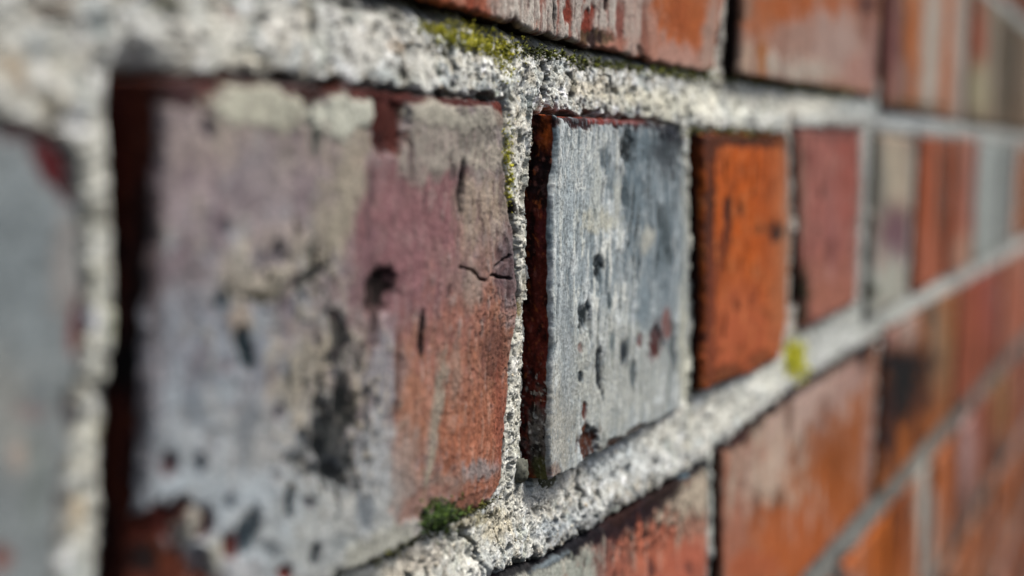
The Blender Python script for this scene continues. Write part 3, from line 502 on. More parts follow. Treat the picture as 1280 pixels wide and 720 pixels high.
opsUb = [('n', 'a2572a', .06, .03, .0, .35, .8, 1010, -120, 120, 110), ('n', 'ac9f92', .08, .03, .15, .4, .7, 1010, -120, 120, 110), ('n', '3a2019', .12, .06, .2, .42, .8, 1010, -120, 120, 110),
          ('b', 1010, 8, 90, 16, 0, 'a2572a', .9, .5), ('b', 950, 25, 20, 18, 0, 'a35f38', .7), ('b', 1050, 55, 50, 36, 0, 'a58d83', .8, .6), ('b', 990, 85, 50, 16, 8, 'ab9f92', .85, .5), ('b', 930, 75, 14, 26, 0, 'ab927f', .8, .5), ('b', 953, 72, 6, 24, 0, '9c6130', .9, .5), ('b', 990, 55, 20, 22, 0, '98786a', .7), ('b', 1085, 30, 12, 30, 0, '7b4730', .7, .6), ('b', 1075, 90, 20, 20, 0, 'a37b70', .7), ('b', 1090, 70, 8, 50, 0, '8d6a62', .7), ('b', 1030, 112, 40, 4, 8, '3c3a22', .9, .5), ('b', 1085, 4, 14, 12, 0, '4b2c28', .8), ('b', 930, 10, 10, 16, 0, '8a6d5c', .7),
         ('n', '7d4f40', .12, .04, .15, .5, .5)]
brick([(143, 71), (345, 71)], W([(1125, -150), (1103, 0), (1099, 60), (1094, 123)], -.3), B_Ub, L_Ub, (-2.5, 0), 'a27562', opsUb, '1e1310', (), ds=1., dh=.5, seed=19, relief=.35, wob=.7, label='upper long brick with orange top and pale foot')
opsUc = [('b', 1116, 60, 5, 90, 0, '80504c', .9, .5), ('b', 1126, 50, 5, 80, 0, '48322f', .9, .5), ('b', 1140, 60, 8, 90, 0, 'a05a28', .95, .5), ('b', 1164, 70, 11, 110, 3, 'a69c90', .95, .4), ('b', 1184, 60, 5, 100, 3, 'a35c33', .95, .4), ('b', 1200, 70, 9, 110, 0, 'a09489', .95, .5), ('b', 1130, 100, 9, 24, 0, '85675c', .7), ('b', 1150, 132, 40, 4, 6, '42381f', .8)]
brick(*rect(358, 592, 71, 5.5), (-1.5, 0), 'a0765f', opsUc, '2a1d18', (), ds=1.4, dh=1.6, seed=20, wob=1.8, relief=.5)
opsUd = [('b', 1223, 50, 10, 50, 0, '8d4a32', .95, .6), ('b', 1225, 110, 12, 30, 0, '989074', .9, .6), ('b', 1258, 80, 18, 90, 0, '5a5042', .95, .6), ('b', 1276, 100, 12, 70, 0, '3c3226', .9, .6), ('b', 1240, 60, 6, 70, 0, '83796b', .7)]
brick(*rect(606, 835, 71, 5.5), (-1.5, 0), '7a6a58', opsUd, '2a241f', (), ds=2, dh=2.2, seed=21, wob=1.8, relief=.5)
brick(*rect(847, 1070, 71, 5.5), (-1.5, 0), '6d5a48', [('n', '8f8a7c', .05, .02, .1, .4, .7)], '2a241f', (), ds=3, dh=3, seed=22)
brick(*rect(-320, -98, 71, 14), (-1, 0), '9a5a40', [('n', 'a09a90', .1, .05, .1, .4, .8)], '2a1d18', (), ds=2.5, dh=2.5, seed=23)

# ---- lower course of stretchers -------------------------------------------------------------------
T_C = np.concatenate([[(-90, -87)], W([(610, 728), (640, 712), (672, 702), (700, 690), (740, 664), (790, 634), (830, 610), (860, 592), (884, 578)], 0)])
R_C = W([(884, 578), (886, 640), (884, 720), (874, 860)], 0)
opsC = [('b', 720, 700, 70, 30, -25, 'a0a59a', .9, .5), ('b', 670, 715, 40, 20, -25, 'a9aca2', .8, .5), ('b', 775, 650, 40, 30, -25, '6b4840', .85, .5, .8), ('b', 770, 690, 22, 40, 0, '7c4a40', .8, .5), ('b', 800, 650, 14, 22, 0, 'a39a8a', .85, .5, .7), ('b', 795, 680, 12, 30, 0, '88786a', .7), ('b', 850, 615, 34, 26, -30, 'ac9f8b', .95, .5), ('b', 870, 640, 18, 40, 0, 'ad9a88', .7, .6), ('b', 825, 690, 44, 50, 0, 'bb6c52', .95, .6), ('b', 860, 622, 30, 30, -30, 'bcae9a', .9, .5), ('b', 850, 710, 30, 30, 0, 'b2614a', .7), ('b', 815, 712, 4, 14, 0, '623a34', .8), ('b', 860, 712, 4, 10, 0, '6d4038', .7),
        ('n', '53342e', .3, .12, .1, .4, .8, 770, 690, 50, 60), ('n', 'b9b3a5', .3, .1, .2, .5, .6, 750, 690, 90, 70),
        ('l', [(600, 733), (640, 714), (672, 704), (700, 691), (740, 665), (790, 635), (830, 611), (884, 578)], 13, '14141a', .97), ('n', '3f1f1a', .5, .5, .0, .3, .9, 790, 645, 90, 40), ('n', '0f1014', .4, .5, .1, .3, .9, 760, 655, 110, 40), ('b', 730, 676, 50, 9, -30, '17171c', .95, .5, .7), ('b', 800, 640, 60, 12, -33, '23141a', .9, .5, .8), ('b', 835, 612, 30, 7, -35, '241613', .9), ('b', 782, 642, 26, 8, -35, '2a1512', .9), ('b', 855, 592, 10, 6, -30, '6a7c86', .9), ('b', 690, 702, 22, 3, -25, '6f7a80', .8)]  # gap shade, damp dark and pale glints painted along the worn top
brick(T_C, R_C, [(-90, -143.5), (132, -143.5)], [(-90, -87), (-90, -143.5)], (0, 0), 'a06a58', opsC, '1f1716', [('n', '0c0c10', .2, .2, 0, .4, .6)], ds=.7, dh=.35, seed=24, relief=.4, wob=.8, edge=1.4, label='lower long brick with salmon red middle and worn top, painted dark with damp and gap shade', nk=8)
L_Cb = W([(899, 566), (900, 640), (896, 720), (890, 860)], -.5)
T_Cb = W([(899, 564), (930, 538), (960, 514), (1000, 482), (1040, 458), (1090, 428), (1104, 420)], 0)
opsCb = [('b', 950, 590, 70, 100, 25, 'bda793', 1., .5), ('b', 1030, 505, 75, 55, 25, 'b89c90', 1., .5), ('b', 915, 650, 24, 60, 0, 'a98270', .8, .6), ('b', 930, 560, 30, 30, 0, 'a07260', .7, .6), ('b', 1060, 490, 16, 40, 15, 'a3857c', .8, .6), ('b', 920, 670, 26, 60, 0, 'a06650', .8, .6), ('b', 905, 600, 10, 60, 0, '9b6650', .7, .6),
         ('n', 'b0a392', .16, .035, .1, .4, .8, 960, 590, 60, 90), ('n', '8a6a5c', .2, .06, .12, .4, .6, 960, 590, 70, 110), ('b', 972, 632, 6, 22, 8, '6a4f3e', .9, .5), ('b', 930, 590, 8, 20, 0, '8a6c5e', .7), ('b', 1000, 560, 6, 30, 15, '6f5346', .8, .5), ('b', 1030, 520, 10, 26, 10, '7c5c50', .7, .5), ('b', 985, 520, 6, 24, 5, '5f4338', .8, .5), ('b', 945, 640, 5, 30, 5, '5b3f34', .8, .5),
         ('b', 1065, 600, 60, 110, 30, '9c5322', .95, .4, .4), ('b', 1000, 685, 60, 50, 30, 'aa5a2c', .95, .5), ('n', '5e3420', .12, .04, .18, .42, .6, 1060, 590, 60, 110), ('n', 'c0a898', .14, .04, .15, .4, .6, 1010, 560, 90, 110), ('b', 1090, 560, 20, 70, 0, '90522a', .7), ('b', 940, 710, 30, 20, 0, 'a85a38', .8), ('b', 1085, 560, 5, 60, 5, 'a07c70', .7, .5), ('b', 1040, 560, 30, 26, 30, '8a4a20', .7),
         ('l', [(899, 566), (930, 540), (960, 516), (1000, 484), (1040, 460), (1090, 430)], 9, '17100f', .95), ('b', 960, 510, 12, 12, 0, '17100f', .95), ('b', 925, 545, 14, 12, -30, '2a1210', .95), ('b', 912, 548, 8, 10, 0, '2a1512', .9), ('b', 988, 490, 8, 8, 0, '1c161a', .9), ('b', 1082, 440, 6, 26, 8, '181318', .95, .4)]  # dark line: damp and the gap's shade painted along the top edge
brick(T_Cb, [(372, -81), (372, -143.5)], [(150, -143.5), (372, -143.5)], [*L_Cb[:2], (150, -143.5)], (-1.5, 0), 'a06c52', opsCb, '2a1814', (), ds=1., dh=.6, seed=25, relief=.35, wob=.8, label='lower long brick, pale tan fading to orange-brown')
opsCc = [('b', 1112, 540, 9, 50, 0, '3f211d', .9, .5), ('b', 1100, 440, 14, 30, 0, '8a6a60', .6), ('b', 1110, 418, 14, 22, 0, 'a27a6e', .95, .4), ('b', 1135, 405, 10, 34, 0, 'a48d82', .9, .4), ('b', 1128, 500, 12, 40, 0, '1c151a', .8), ('b', 1150, 500, 18, 14, 0, '2a1c1c', .8), ('b', 1140, 560, 26, 50, 0, '93511f', .9, .6), ('b', 1170, 425, 10, 60, 0, '7a6450', .9, .6), ('b', 1160, 380, 8, 30, 0, '3c3830', .6), ('b', 1190, 440, 12, 60, 0, '8f6a48', .8, .6), ('b', 1205, 400, 14, 36, 0, 'ae6124', .95, .6), ('b', 1130, 476, 32, 46, 0, '0d0a0d', 1., .3, .9), ('b', 1128, 452, 40, 14, 0, '140f12', .97, .3, .9), ('b', 1112, 530, 8, 50, 0, '2a1614', .9, .4, .9), ('b', 1145, 530, 5, 40, 0, '3c1e16', .8, .4, .9)]
brick(*rect(384, 602, -80, -143.5), (-1.5, 0), '96582f', opsCc, '231612', (), ds=1.4, dh=1.2, seed=26, wob=1.8, relief=.5)
brick(*rect(614, 835, -80, -143.5), (-1.5, 0), '8f4c34', [('b', 1240, 370, 6, 70, 0, '8c5048', .8), ('b', 1225, 360, 6, 60, 0, '8a4030', .8), ('b', 1262, 350, 10, 60, 0, '97583c', .8), ('n', '3a1f18', .07, .03, .1, .4, .7)], '231612', (), ds=2, dh=2, seed=27, wob=1.8, relief=.5)
brick(*rect(848, 1068, -80, -143.5), (-1.5, 0), '9a5a44', [('n', '8a7668', .05, .02, .1, .4, .7)], '231612', (), ds=3, dh=3, seed=28)
brick(*rect(-320, -100, -80, -143.5), (-1, 0), '8f6a5c', [('n', 'a09a90', .1, .05, .1, .4, .8)], '231612', (), ds=3, dh=3, seed=29)

# ---- the remaining rows, further off ----------------------------------------------------------------
rnd = random.Random(5)
PAL = ['9c4a20', '9a4c26', '8c4226', '92502e', '985830', '80503c', 'a05418', '8c4c28', '7c402a', '964e18']
STR = ['a89a8e', '4a261c', '1c1412', '9a5a46', 'a85a20', '8c8278', 'a47a6e', '141210', '22241e']
C4 = [('b', 1105, 670, 36, 70, 0, 'a4561e', .9, .5), ('b', 1128, 640, 6, 70, 0, '5c2e18', .9, .5), ('b', 1157, 655, 10, 100, 0, 'b3ada2', .97, .3), ('b', 1182, 590, 8, 60, 0, 'a2582a', .9, .5), ('b', 1207, 550, 10, 60, 0, 'a57f78', .9, .5), ('b', 1228, 520, 7, 60, 0, '8a4630', .9, .5), ('b', 1252, 500, 9, 50, 0, '8a6038', .9, .5), ('b', 1248, 575, 8, 24, 0, '161816', .9, .5)]
def far_row(row, s_from, s_to, header, offset, skip=(), extra=()):
    L = 112. if header else 229.
    n0 = int(math.floor((s_from-offset)/L)); n1 = int(math.ceil((s_to-offset)/L))
    for n in range(n0, n1):
        a = offset+n*L+6+rnd.uniform(-2, 2); b = offset+(n+1)*L-6+rnd.uniform(-2, 2)
        if any(x0 < (a+b)/2 < x1 for x0, x1 in skip):
            continue
        sd_ = 100+row*37+n
        ops = [('n', rnd.choice(STR), rnd.uniform(.04, .09), rnd.uniform(.008, .02), rnd.uniform(-.05, .15), rnd.uniform(.3, .45), .85),
               ('n', rnd.choice(STR), rnd.uniform(.06, .14), rnd.uniform(.01, .03), .1, .4, .75),
               ('n', rnd.choice(STR), rnd.uniform(.1, .2), rnd.uniform(.02, .05), .2, .45, .7),
               ('n', '1c1917', .05, .04, .2, .42, .85), ('n', 'b09a8c', .07, .05, .15, .4, .6)]
        ops += list(extra)
        g = 2.0 if (a > 250 and a < 1250 and row > -4) else 4.5
        top = 75*(row+1)-(7 if row == -3 else 5)+rnd.uniform(-1, .6); bot = 75*row+5+rnd.uniform(-.6, 1)
        brick(*rect(a, b, top, bot), (rnd.uniform(-2.2, -.8), rnd.uniform(-.6, .3)), rnd.choice(PAL), ops, '2a1a16', (), ds=g, dh=g*1.4, seed=sd_, relief=.5, edge=1.4, wob=1.8, nk=5)
HERO2 = [(-460, 884)]; HERO1 = [(-330, 1075)]; HEROC = [(-330, 1075)]
far_row(-1, -460, 2400, True, 4, HERO2)
far_row(0, -460, 2400, False, -96, HERO1)
far_row(-2, -460, 2400, False, -93, HEROC)
far_row(-3, -460, 2400, True, -24, (), C4)
far_row(-4, -460, 2400, False, -70)
far_row(-5, -460, 2400, True, 10)
far_row(-6, -460, 2400, False, -50)
far_row(-7, -460, 2400, True, 22)
far_row(1, -460, 2400, True, 20)
far_row(2, -460, 2400, False, -80)

# ----------------------------------------------------------------------------
# mortar: one continuous bed behind and between the bricks
# ----------------------------------------------------------------------------
def axis(breaks):
    out = []
    for (a, b, st) in breaks:
        out.append(np.arange(a, b-1e-6, st))
    out.append([breaks[-1][1]])
    return np.concatenate(out)
sx = axis([(-460, -200, 4), (-200, -140, 1.5), (-140, -60, .6), (-60, -45, .4), (-45, 90, .24), (90, 160, .45), (160, 380, 1.), (380, 700, 1.8), (700, 1300, 3), (1300, 2400, 8)])
hz = axis([(-525, -375, 5), (-375, -160, 2.0), (-160, -92, 1.0), (-92, 16, .19), (16, 60, 1.0), (60, 90, 1.2), (90, 225, 3.5)])
NS, NH = len(sx), len(hz)
SG, HG = np.meshgrid(sx, hz, indexing='ij')
dist = np.full(SG.shape, 60., np.float32)          # distance to the nearest brick edge, negative inside
side_right = np.full(SG.shape, 60., np.float32)    # distance to the brick lying to the right
under = np.full(SG.shape, 60., np.float32)         # distance to the brick lying above
over = np.full(SG.shape, 60., np.float32)          # distance to the brick lying below
for poly in BRICKS:
    x0, y0 = poly.min(0)-14; x1, y1 = poly.max(0)+14
    i0, i1 = np.searchsorted(sx, [x0, x1]); j0, j1 = np.searchsorted(hz, [y0, y1])
    if i1 <= i0 or j1 <= j0:
        continue
    a = SG[i0:i1, j0:j1]; b = HG[i0:i1, j0:j1]
    st = max(1, len(poly)//160)
    pl = poly[::st]; qx, qy = np.roll(pl[:, 0], -1), np.roll(pl[:, 1], -1)
    # only points near the outline or inside it
    box = np.maximum(np.maximum(pl[:, 0].min()-a, a-pl[:, 0].max()), np.maximum(pl[:, 1].min()-b, b-pl[:, 1].max()))
    near = (box > -8) & (box < 12)
    av, bv = a[near], b[near]
    d = np.full(av.shape, 1e9); ins = np.zeros(av.shape, bool)
    for k in range(len(pl)):
        ex, ey = qx[k]-pl[k, 0], qy[k]-pl[k, 1]
        t = np.clip(((av-pl[k, 0])*ex+(bv-pl[k, 1])*ey)/(ex*ex+ey*ey+1e-9), 0, 1)
        d = np.minimum(d, (av-pl[k, 0]-t*ex)**2+(bv-pl[k, 1]-t*ey)**2)
        if abs(ey) > 1e-9:
            c = ((pl[k, 1] > bv) != (qy[k] > bv)) & (av < ex*(bv-pl[k, 1])/ey+pl[k, 0])
            ins ^= c
    d = np.sqrt(d); d[ins] *= -1
    D = np.full(a.shape, 60.); D[box <= -8] = -20; D[near] = d
    dist[i0:i1, j0:j1] = np.minimum(dist[i0:i1, j0:j1], D)
    cx, cy = pl.mean(0)
    lf = (a < pl[:, 0].min()+6) & (D > -3)
    side_right[i0:i1, j0:j1] = np.where(lf, np.minimum(side_right[i0:i1, j0:j1], D), side_right[i0:i1, j0:j1])
    ab = (b < cy) & (a > pl[:, 0].min()-2) & (a < pl[:, 0].max()+2)
    under[i0:i1, j0:j1] = np.where(ab, np.minimum(under[i0:i1, j0:j1], D), under[i0:i1, j0:j1])
    bl = (b > cy) & (a > pl[:, 0].min()-2) & (a < pl[:, 0].max()+2)
    over[i0:i1, j0:j1] = np.where(bl, np.minimum(over[i0:i1, j0:j1], D), over[i0:i1, j0:j1])
sf, hf = SG.ravel(), HG.ravel()
wander = (.9*fbm(sf*.22, hf*.22, 4, 320)).reshape(SG.shape)
under += wander; over += wander*1.7; side_right += wander
keep = (dist > -3.2).ravel()
ids = np.full(NS*NH, -1, np.int64)
Fm = grid_faces(NS, NH)
Fm = Fm[keep[Fm].all(1)]
used = np.unique(Fm); ids[used] = np.arange(len(used)); Fm = ids[Fm]
s, h = sf[used], hf[used]
dd, sr, un, ov = [q.ravel()[used].astype(float) for q in (dist, side_right, under, over)]
lump = fbm(s*.09, h*.14, 3, 301)*.55+fbm(s*.33, h*.33, 3, 302)*.48*(.35+.65*sstep(-75, -40, s))
fine = fbm(s*1.7, h*1.7, 3, 303, .6)*.17
pit = sstep(.34, .5, fbm(s*.5, h*.55, 3, 304))*.7
pit2 = sstep(.3, .42, fbm(s*.28, h*.3, 3, 311))*1.0
fiss = np.exp(-(np.abs(fbm(s*.14, h*.2, 3, 312))/.018)**2)*sstep(-.2, .1, fbm(s*.1, h*.1, 2, 313))*1.0
lump = lump*1.2
trow = sstep(-.05, .3, fbm(s*.07, h*.16, 3, 315))
y = .9+lump*(1-.45*trow)+fine*(1-.6*trow)+pit*(1-.4*trow)+pit2+fiss
y += 3.6*np.exp(-((s+105)/5)**2-((h+10)/11)**2)
y += 1.3*sstep(5.5, .3, sr)                        # falls back towards the brick on its right
y += 1.5*sstep(1.8, .1, un)*(.6+.8*fbm(s*.12, h*0, 3, 305))     # thin gap under the course above
y -= .9*sstep(9., 2.5, ov)*sstep(-.3, 1.6, ov)     # weathered out over the course below
y += 2.2*sstep(1.4, -.2, ov)
y += 2.5*sstep(0., -2.5, dd)
# crack through the bed above the joint
Xm, Ym = survey(np.stack([s, np.zeros_like(s), h], 1))
cw = 3*fbm(s*.5, h*.6, 3, 306)
crk = polydist(Xm+cw, Ym, [(684, 80), (688, 98), (682, 112), (684, 122)])*.8
for pts in ([(716, 92), (720, 106), (716, 124)], [(764, 96), (768, 112), (764, 130)], [(560, 62), (572, 84), (566, 108)], [(725, 600), (735, 622), (728, 640)], [(585, 668), (600, 682), (598, 700)]):
    crk = np.minimum(crk, polydist(Xm+cw*1.3, Ym, pts)*1.25)
y += 1.2*sstep(3.6, .6, crk)
Vm = np.stack([s, y, h], 1)
opsM = [
    ('n', '8d998c', .1, .12, .05, .4, .6), ('n', '9a8d76', .12, .1, .2, .45, .5),
    ('n', 'd9dcdc', .3, .34, .0, .3, .8), ('n', '858c8f', .33, .36, .1, .36, .7), ('n', '5d5f5b', .4, .5, .25, .45, .7), ('n', 'a3957c', .35, .4, .25, .5, .6), ('n', '5c5b55', 1., 1.1, .32, .5, .6),
    ('b', 60, 90, 90, 90, 0, 'a8a69c', .5, .6), ('n', 'b9b9b0', .12, .12, .0, .35, .7), ('n', '8d8678', .18, .2, .15, .4, .7), ('n', '9ba4a4', .15, .2, .15, .4, .6),
    ('b', 70, 12, 26, 14, 0, '5c4a35', .8, .6), ('b', 20, 80, 18, 12, 0, '8a7a62', .7, .6), ('b', 30, 100, 14, 16, 0, '87765e', .6), ('b', 65, 130, 14, 18, 0, '7d745f', .6), ('b', 150, 70, 26, 26, 0, 'bfc1be', .7, .6), ('b', 210, 30, 20, 24, 0, 'bdbdb6', .6, .6), ('b', 310, 75, 18, 14, 0, 'cfc9b8', .8, .5), ('b', 105, 150, 16, 20, -30, 'c9ccd0', .8, .5), ('b', 335, 80, 8, 12, 0, '565346', .7), ('b', 335, 90, 14, 10, 0, '6d675a', .5), ('b', 295, 20, 8, 10, 0, '5f3c33', .7), ('b', 325, 35, 6, 12, 0, '5a6a6c', .7), ('b', 240, 15, 14, 10, 0, '6c6f66', .6), ('b', 220, 3, 14, 8, 0, '4d4d22', .8), ('b', 130, 20, 12, 30, 0, '9aa6a8', .6), ('b', 360, 30, 20, 26, 0, 'bdb9ae', .6), ('b', 270, 50, 60, 40, 0, 'aaa79c', .4, .6), ('b', 360, 40, 4, 20, 20, '6f6753', .6), ('b', 470, 45, 70, 30, 0, 'b8b5ac', .5, .6), ('b', 500, 60, 12, 8, 0, '8f7c66', .6),
    ('b', 620, 60, 60, 30, 0, 'bbb9ac', .4, .6), ('b', 740, 110, 26, 12, 0, 'b5aa92', .6, .6), ('b', 790, 120, 40, 14, 5, 'bab6a4', .6), ('b', 840, 130, 40, 18, 0, 'b9b6a2', .6, .6), ('b', 900, 120, 30, 26, 0, 'cfcdbd', .7, .6), ('b', 1000, 130, 60, 14, 0, 'c1bfb2', .7, .6), ('b', 1090, 135, 40, 12, 0, 'a0a6a4', .7), ('b', 1150, 150, 50, 10, 0, 'abb3b6', .7), ('b', 1220, 160, 40, 10, 0, 'b4b7b2', .7), ('b', 1265, 165, 20, 10, 0, '9ea19c', .6),
    ('b', 755, 95, 4, 16, 0, '8f8672', .6), ('b', 720, 100, 3, 18, 0, '75705f', .6), ('b', 765, 112, 3, 12, 0, '5f5848', .6), ('b', 690, 100, 30, 8, 0, '8a8878', .3), ('n', '6d6a62', .8, .6, .2, .45, .7),
    ('b', 130, 440, 40, 260, 0, 'aeada0', .6, .6), ('b', 122, 315, 16, 14, 0, 'cfd0c8', .7), ('b', 122, 405, 14, 14, 0, 'c6c8ce', .8), ('b', 130, 560, 24, 40, 0, 'bdbdb2', .6), ('b', 125, 500, 14, 10, 0, 'c9cdcd', .6), ('b', 120, 585, 10, 6, 0, '746d5c', .6), ('b', 145, 545, 8, 20, 0, 'a7a079', .6), ('b', 105, 640, 8, 26, 0, 'a8926f', .6), ('b', 145, 700, 8, 12, 0, '7f5a3c', .7), ('b', 146, 410, 5, 30, 0, 'a3a77f', .6),
    ('b', 648, 400, 30, 240, 0, 'bab6a6', .5, .6), ('n', '453f35', 1.1, .9, .22, .42, .85, 650, 240, 26, 60), ('b', 640, 262, 5, 9, 0, '1f1a12', .95), ('b', 652, 382, 3, 12, 0, '2a241a', .9), ('b', 640, 455, 3, 5, 0, '3a3224', .9), ('b', 655, 385, 5, 8, 0, '6e6340', .7), ('b', 645, 150, 20, 12, 0, 'b3aa96', .4),
    ('b', 560, 690, 80, 40, -25, 'b4b2a6', .5, .6), ('b', 480, 715, 60, 14, -20, 'b9b6a8', .6), ('b', 530, 700, 40, 18, -25, 'b5aa9a', .5), ('b', 690, 620, 60, 20, -30, 'b5b2a8', .5, .6), ('b', 775, 575, 40, 18, -30, 'aab1b2', .6), ('b', 720, 655, 40, 14, -30, '8a9094', .5, .6), ('b', 800, 580, 30, 14, -30, 'bdc0bd', .6), ('b', 830, 540, 30, 16, -30, 'c0bfb5', .6), ('b', 625, 660, 24, 14, -30, '998a62', .4, .6), ('b', 600, 650, 30, 6, -20, '74693e', .6), ('b', 690, 660, 20, 8, -20, '7c8488', .6),
    ('b', 900, 520, 40, 20, -35, 'bab9ae', .6), ('b', 960, 470, 30, 18, -35, 'c6c6ba', .6), ('b', 1040, 430, 50, 14, -30, 'b4b7b2', .7), ('b', 1100, 385, 40, 20, -30, 'b0b3ab', .7), ('b', 1160, 350, 40, 16, -28, 'a7aaa2', .6), ('b', 1220, 325, 40, 14, -28, '8f918b', .7), ('b', 1150, 570, 260, 26, -52, '84857d', .9, .5), ('b', 1240, 470, 100, 18, -52, '6e6d65', .8, .6), ('b', 1060, 675, 60, 16, -50, '969690', .7, .6),
    ('b', 865, 350, 8, 170, 0, 'a9a898', .6), ('b', 863, 470, 8, 40, 0, 'bcbcaa', .7), ('b', 992, 300, 8, 150, 0, '86796c', .6), ('b', 1085, 300, 8, 120, 0, '9a9c95', .6), ('b', 892, 640, 10, 80, 0, 'a9aca4', .8), ('b', 893, 705, 5, 26, 0, '3c2e2e', .7), ('b', 1157, 640, 14, 80, 0, 'a8a79c', .9, .5), ('b', 903, 40, 10, 60, 0, 'a59a8c', .5), ('b', 912, 60, 7, 50, 4, '231a14', .9, .5), ('b', 1104, 60, 6, 70, 0, '4c443a', .9, .5), ('b', 1210, 60, 5, 60, 0, '6a6a60', .8, .5), ('b', 1250, 22, 40, 10, 35, '9da39c', .7), ('b', 1200, 660, 90, 16, -62, '55584c', .8, .5),
]
colM = paint(Xm, Ym, s, h, 'a9aaa4', opsM, 300, .34, 1.62, .95)
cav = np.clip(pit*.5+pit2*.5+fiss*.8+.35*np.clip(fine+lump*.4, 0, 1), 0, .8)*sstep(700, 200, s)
colM += (lin('454238')-colM)*(cav*.85)[:, None]  # shade of pits and fissures put into the colour
hi_ = np.clip(-(lump+fine)*.4, 0, .45)
colM += (np.array([.78, .78, .76])-colM)*hi_[:, None]  # raised lumps whitened: highlights put into the colour
colM *= (1+.3*fbm(s*2.2, h*2.2, 2, 330))[:, None]
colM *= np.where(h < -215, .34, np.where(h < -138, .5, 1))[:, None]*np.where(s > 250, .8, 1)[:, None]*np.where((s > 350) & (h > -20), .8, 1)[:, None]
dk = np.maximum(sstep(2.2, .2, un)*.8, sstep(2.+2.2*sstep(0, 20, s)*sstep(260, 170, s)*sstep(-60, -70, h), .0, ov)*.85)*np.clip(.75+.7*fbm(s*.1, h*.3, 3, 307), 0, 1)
colM += (lin('20201a')-colM)*dk[:, None]                 # damp and soot along the bed edges, with the gaps' shade painted in
q = sstep(3.4, .8, crk)*.95
colM += (lin('17140f')-colM)*q[:, None]
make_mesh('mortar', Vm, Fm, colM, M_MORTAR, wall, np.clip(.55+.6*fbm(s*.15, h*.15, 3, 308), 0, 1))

# ----------------------------------------------------------------------------
# loose sand and grit set in the mortar where one can see single grains
# ----------------------------------------------------------------------------
OCT = np.array([[1, 0, 0], [-1, 0, 0], [0, 1, 0], [0, -1, 0], [0, 0, 1], [0, 0, -1]], float)
OCF = np.array([[0, 2, 4], [2, 1, 4], [1, 3, 4], [3, 0, 4], [2, 0, 5], [1, 2, 5], [3, 1, 5], [0, 3, 5]])
rg = np.random.default_rng(11)
cand = np.where((s > -60) & (s < 100) & (h > -92) & (h < 14) & (dd > -.3) & (un > .4))[0]
pick = rg.choice(cand, min(6000, len(cand)), replace=False)
n = len(pick)
rad = np.exp(rg.normal(math.log(.13), .55, n)); rad = np.clip(rad, .06, .7)
tpl = np.tile(OCT, (n, 1, 1))*(rg.uniform(.65, 1.3, (n, 6, 1)))
th = rg.uniform(0, 6.28, n); c_, s_ = np.cos(th)[:, None], np.sin(th)[:, None]
tx = tpl[..., 0]*c_-tpl[..., 2]*s_; tz = tpl[..., 0]*s_+tpl[..., 2]*c_
ph = rg.uniform(0, 6.28, n); c_, s_ = np.cos(ph)[:, None], np.sin(ph)[:, None]
ty = tpl[..., 1]*c_-tz*s_; tz = tpl[..., 1]*s_+tz*c_
G = np.stack([tx, ty*.8, tz], -1)*rad[:, None, None]+Vm[pick][:, None]+np.stack([rg.uniform(-.12, .12, n), -.15*rad, rg.uniform(-.1, .1, n)], 1)[:, None]
kinds = np.array([lin(q) for q in ('cfccc0', 'b9b6aa', 'e2e0d8', '9a9282', '55524c', '2a2926', 'b39d7c', '7d8588', 'c9bfa8')])
kp = np.array([.2, .22, .12, .13, .08, .05, .06, .08, .06])
kc = kinds[rg.choice(len(kinds), n, p=kp/kp.sum())]*.9+colM[pick]*.4
gf = (OCF[None]+(np.arange(n)*6)[:, None, None]).reshape(-1, 3)
go = make_mesh('sand_grain', G.reshape(-1, 3), gf, np.repeat(kc, 6, 0), M_GRAIN, wall, np.full(n*6, .3))
go['kind'] = 'stuff'
go.data.polygons.foreach_set('use_smooth', np.zeros(len(gf), bool))

# ----------------------------------------------------------------------------
# small stones lodged in the bed
# ----------------------------------------------------------------------------
def pebble(x, y, dep, r, hexc, seed, label):
    p = to_wall([(x, y)], dep)[0]
    nu, nv = 22, 14
    a = np.linspace(0, 2*np.pi, nu, endpoint=False); b = np.linspace(-np.pi/2, np.pi/2, nv)
    A, B = np.meshgrid(a, b, indexing='ij')
    d = np.stack([np.cos(A)*np.cos(B), np.sin(A)*np.cos(B), np.sin(B)], -1)
    q = 1+.7*fbm((d[..., 0]*1.1+seed).ravel(), (d[..., 2]*1.3+d[..., 1]*.8).ravel(), 3, seed).reshape(nu, nv)
    V = d*q[..., None]*np.array(r)+np.array([p[0], dep, p[1]])
    V = V.reshape(-1, 3)
    i, j = np.meshgrid(np.arange(nu), np.arange(nv-1), indexing='ij')
    F = np.stack([i*nv+j, ((i+1) % nu)*nv+j, ((i+1) % nu)*nv+j+1, i*nv+j+1], -1).reshape(-1, 4)
    c = np.tile(lin(hexc), (len(V), 1))*np.clip(1+.5*fbm(V[:, 0]*.8, V[:, 2]*.8, 3, seed), .4, 1.6)[:, None]
    o = make_mesh('pebble', V, F, c, M_STONE, wall, np.full(len(V), .5), (p[0], dep, p[1]))
    o['label'] = label
pebble(647, 588, 1.2, (2.6, 1.8, 2.0), '55564a', 3, 'olive grey pebble lodged at the foot of the joint')
pebble(681, 592, 1.6, (4.5, 1.6, 2.6), '43432c', 5, 'dark mossy pebble lodged beside the blue-grey brick')
pebble(606, 708, .1, (1.3, 1.0, 1.6), 'a9aca8', 8, 'small white stone in the lower mortar')

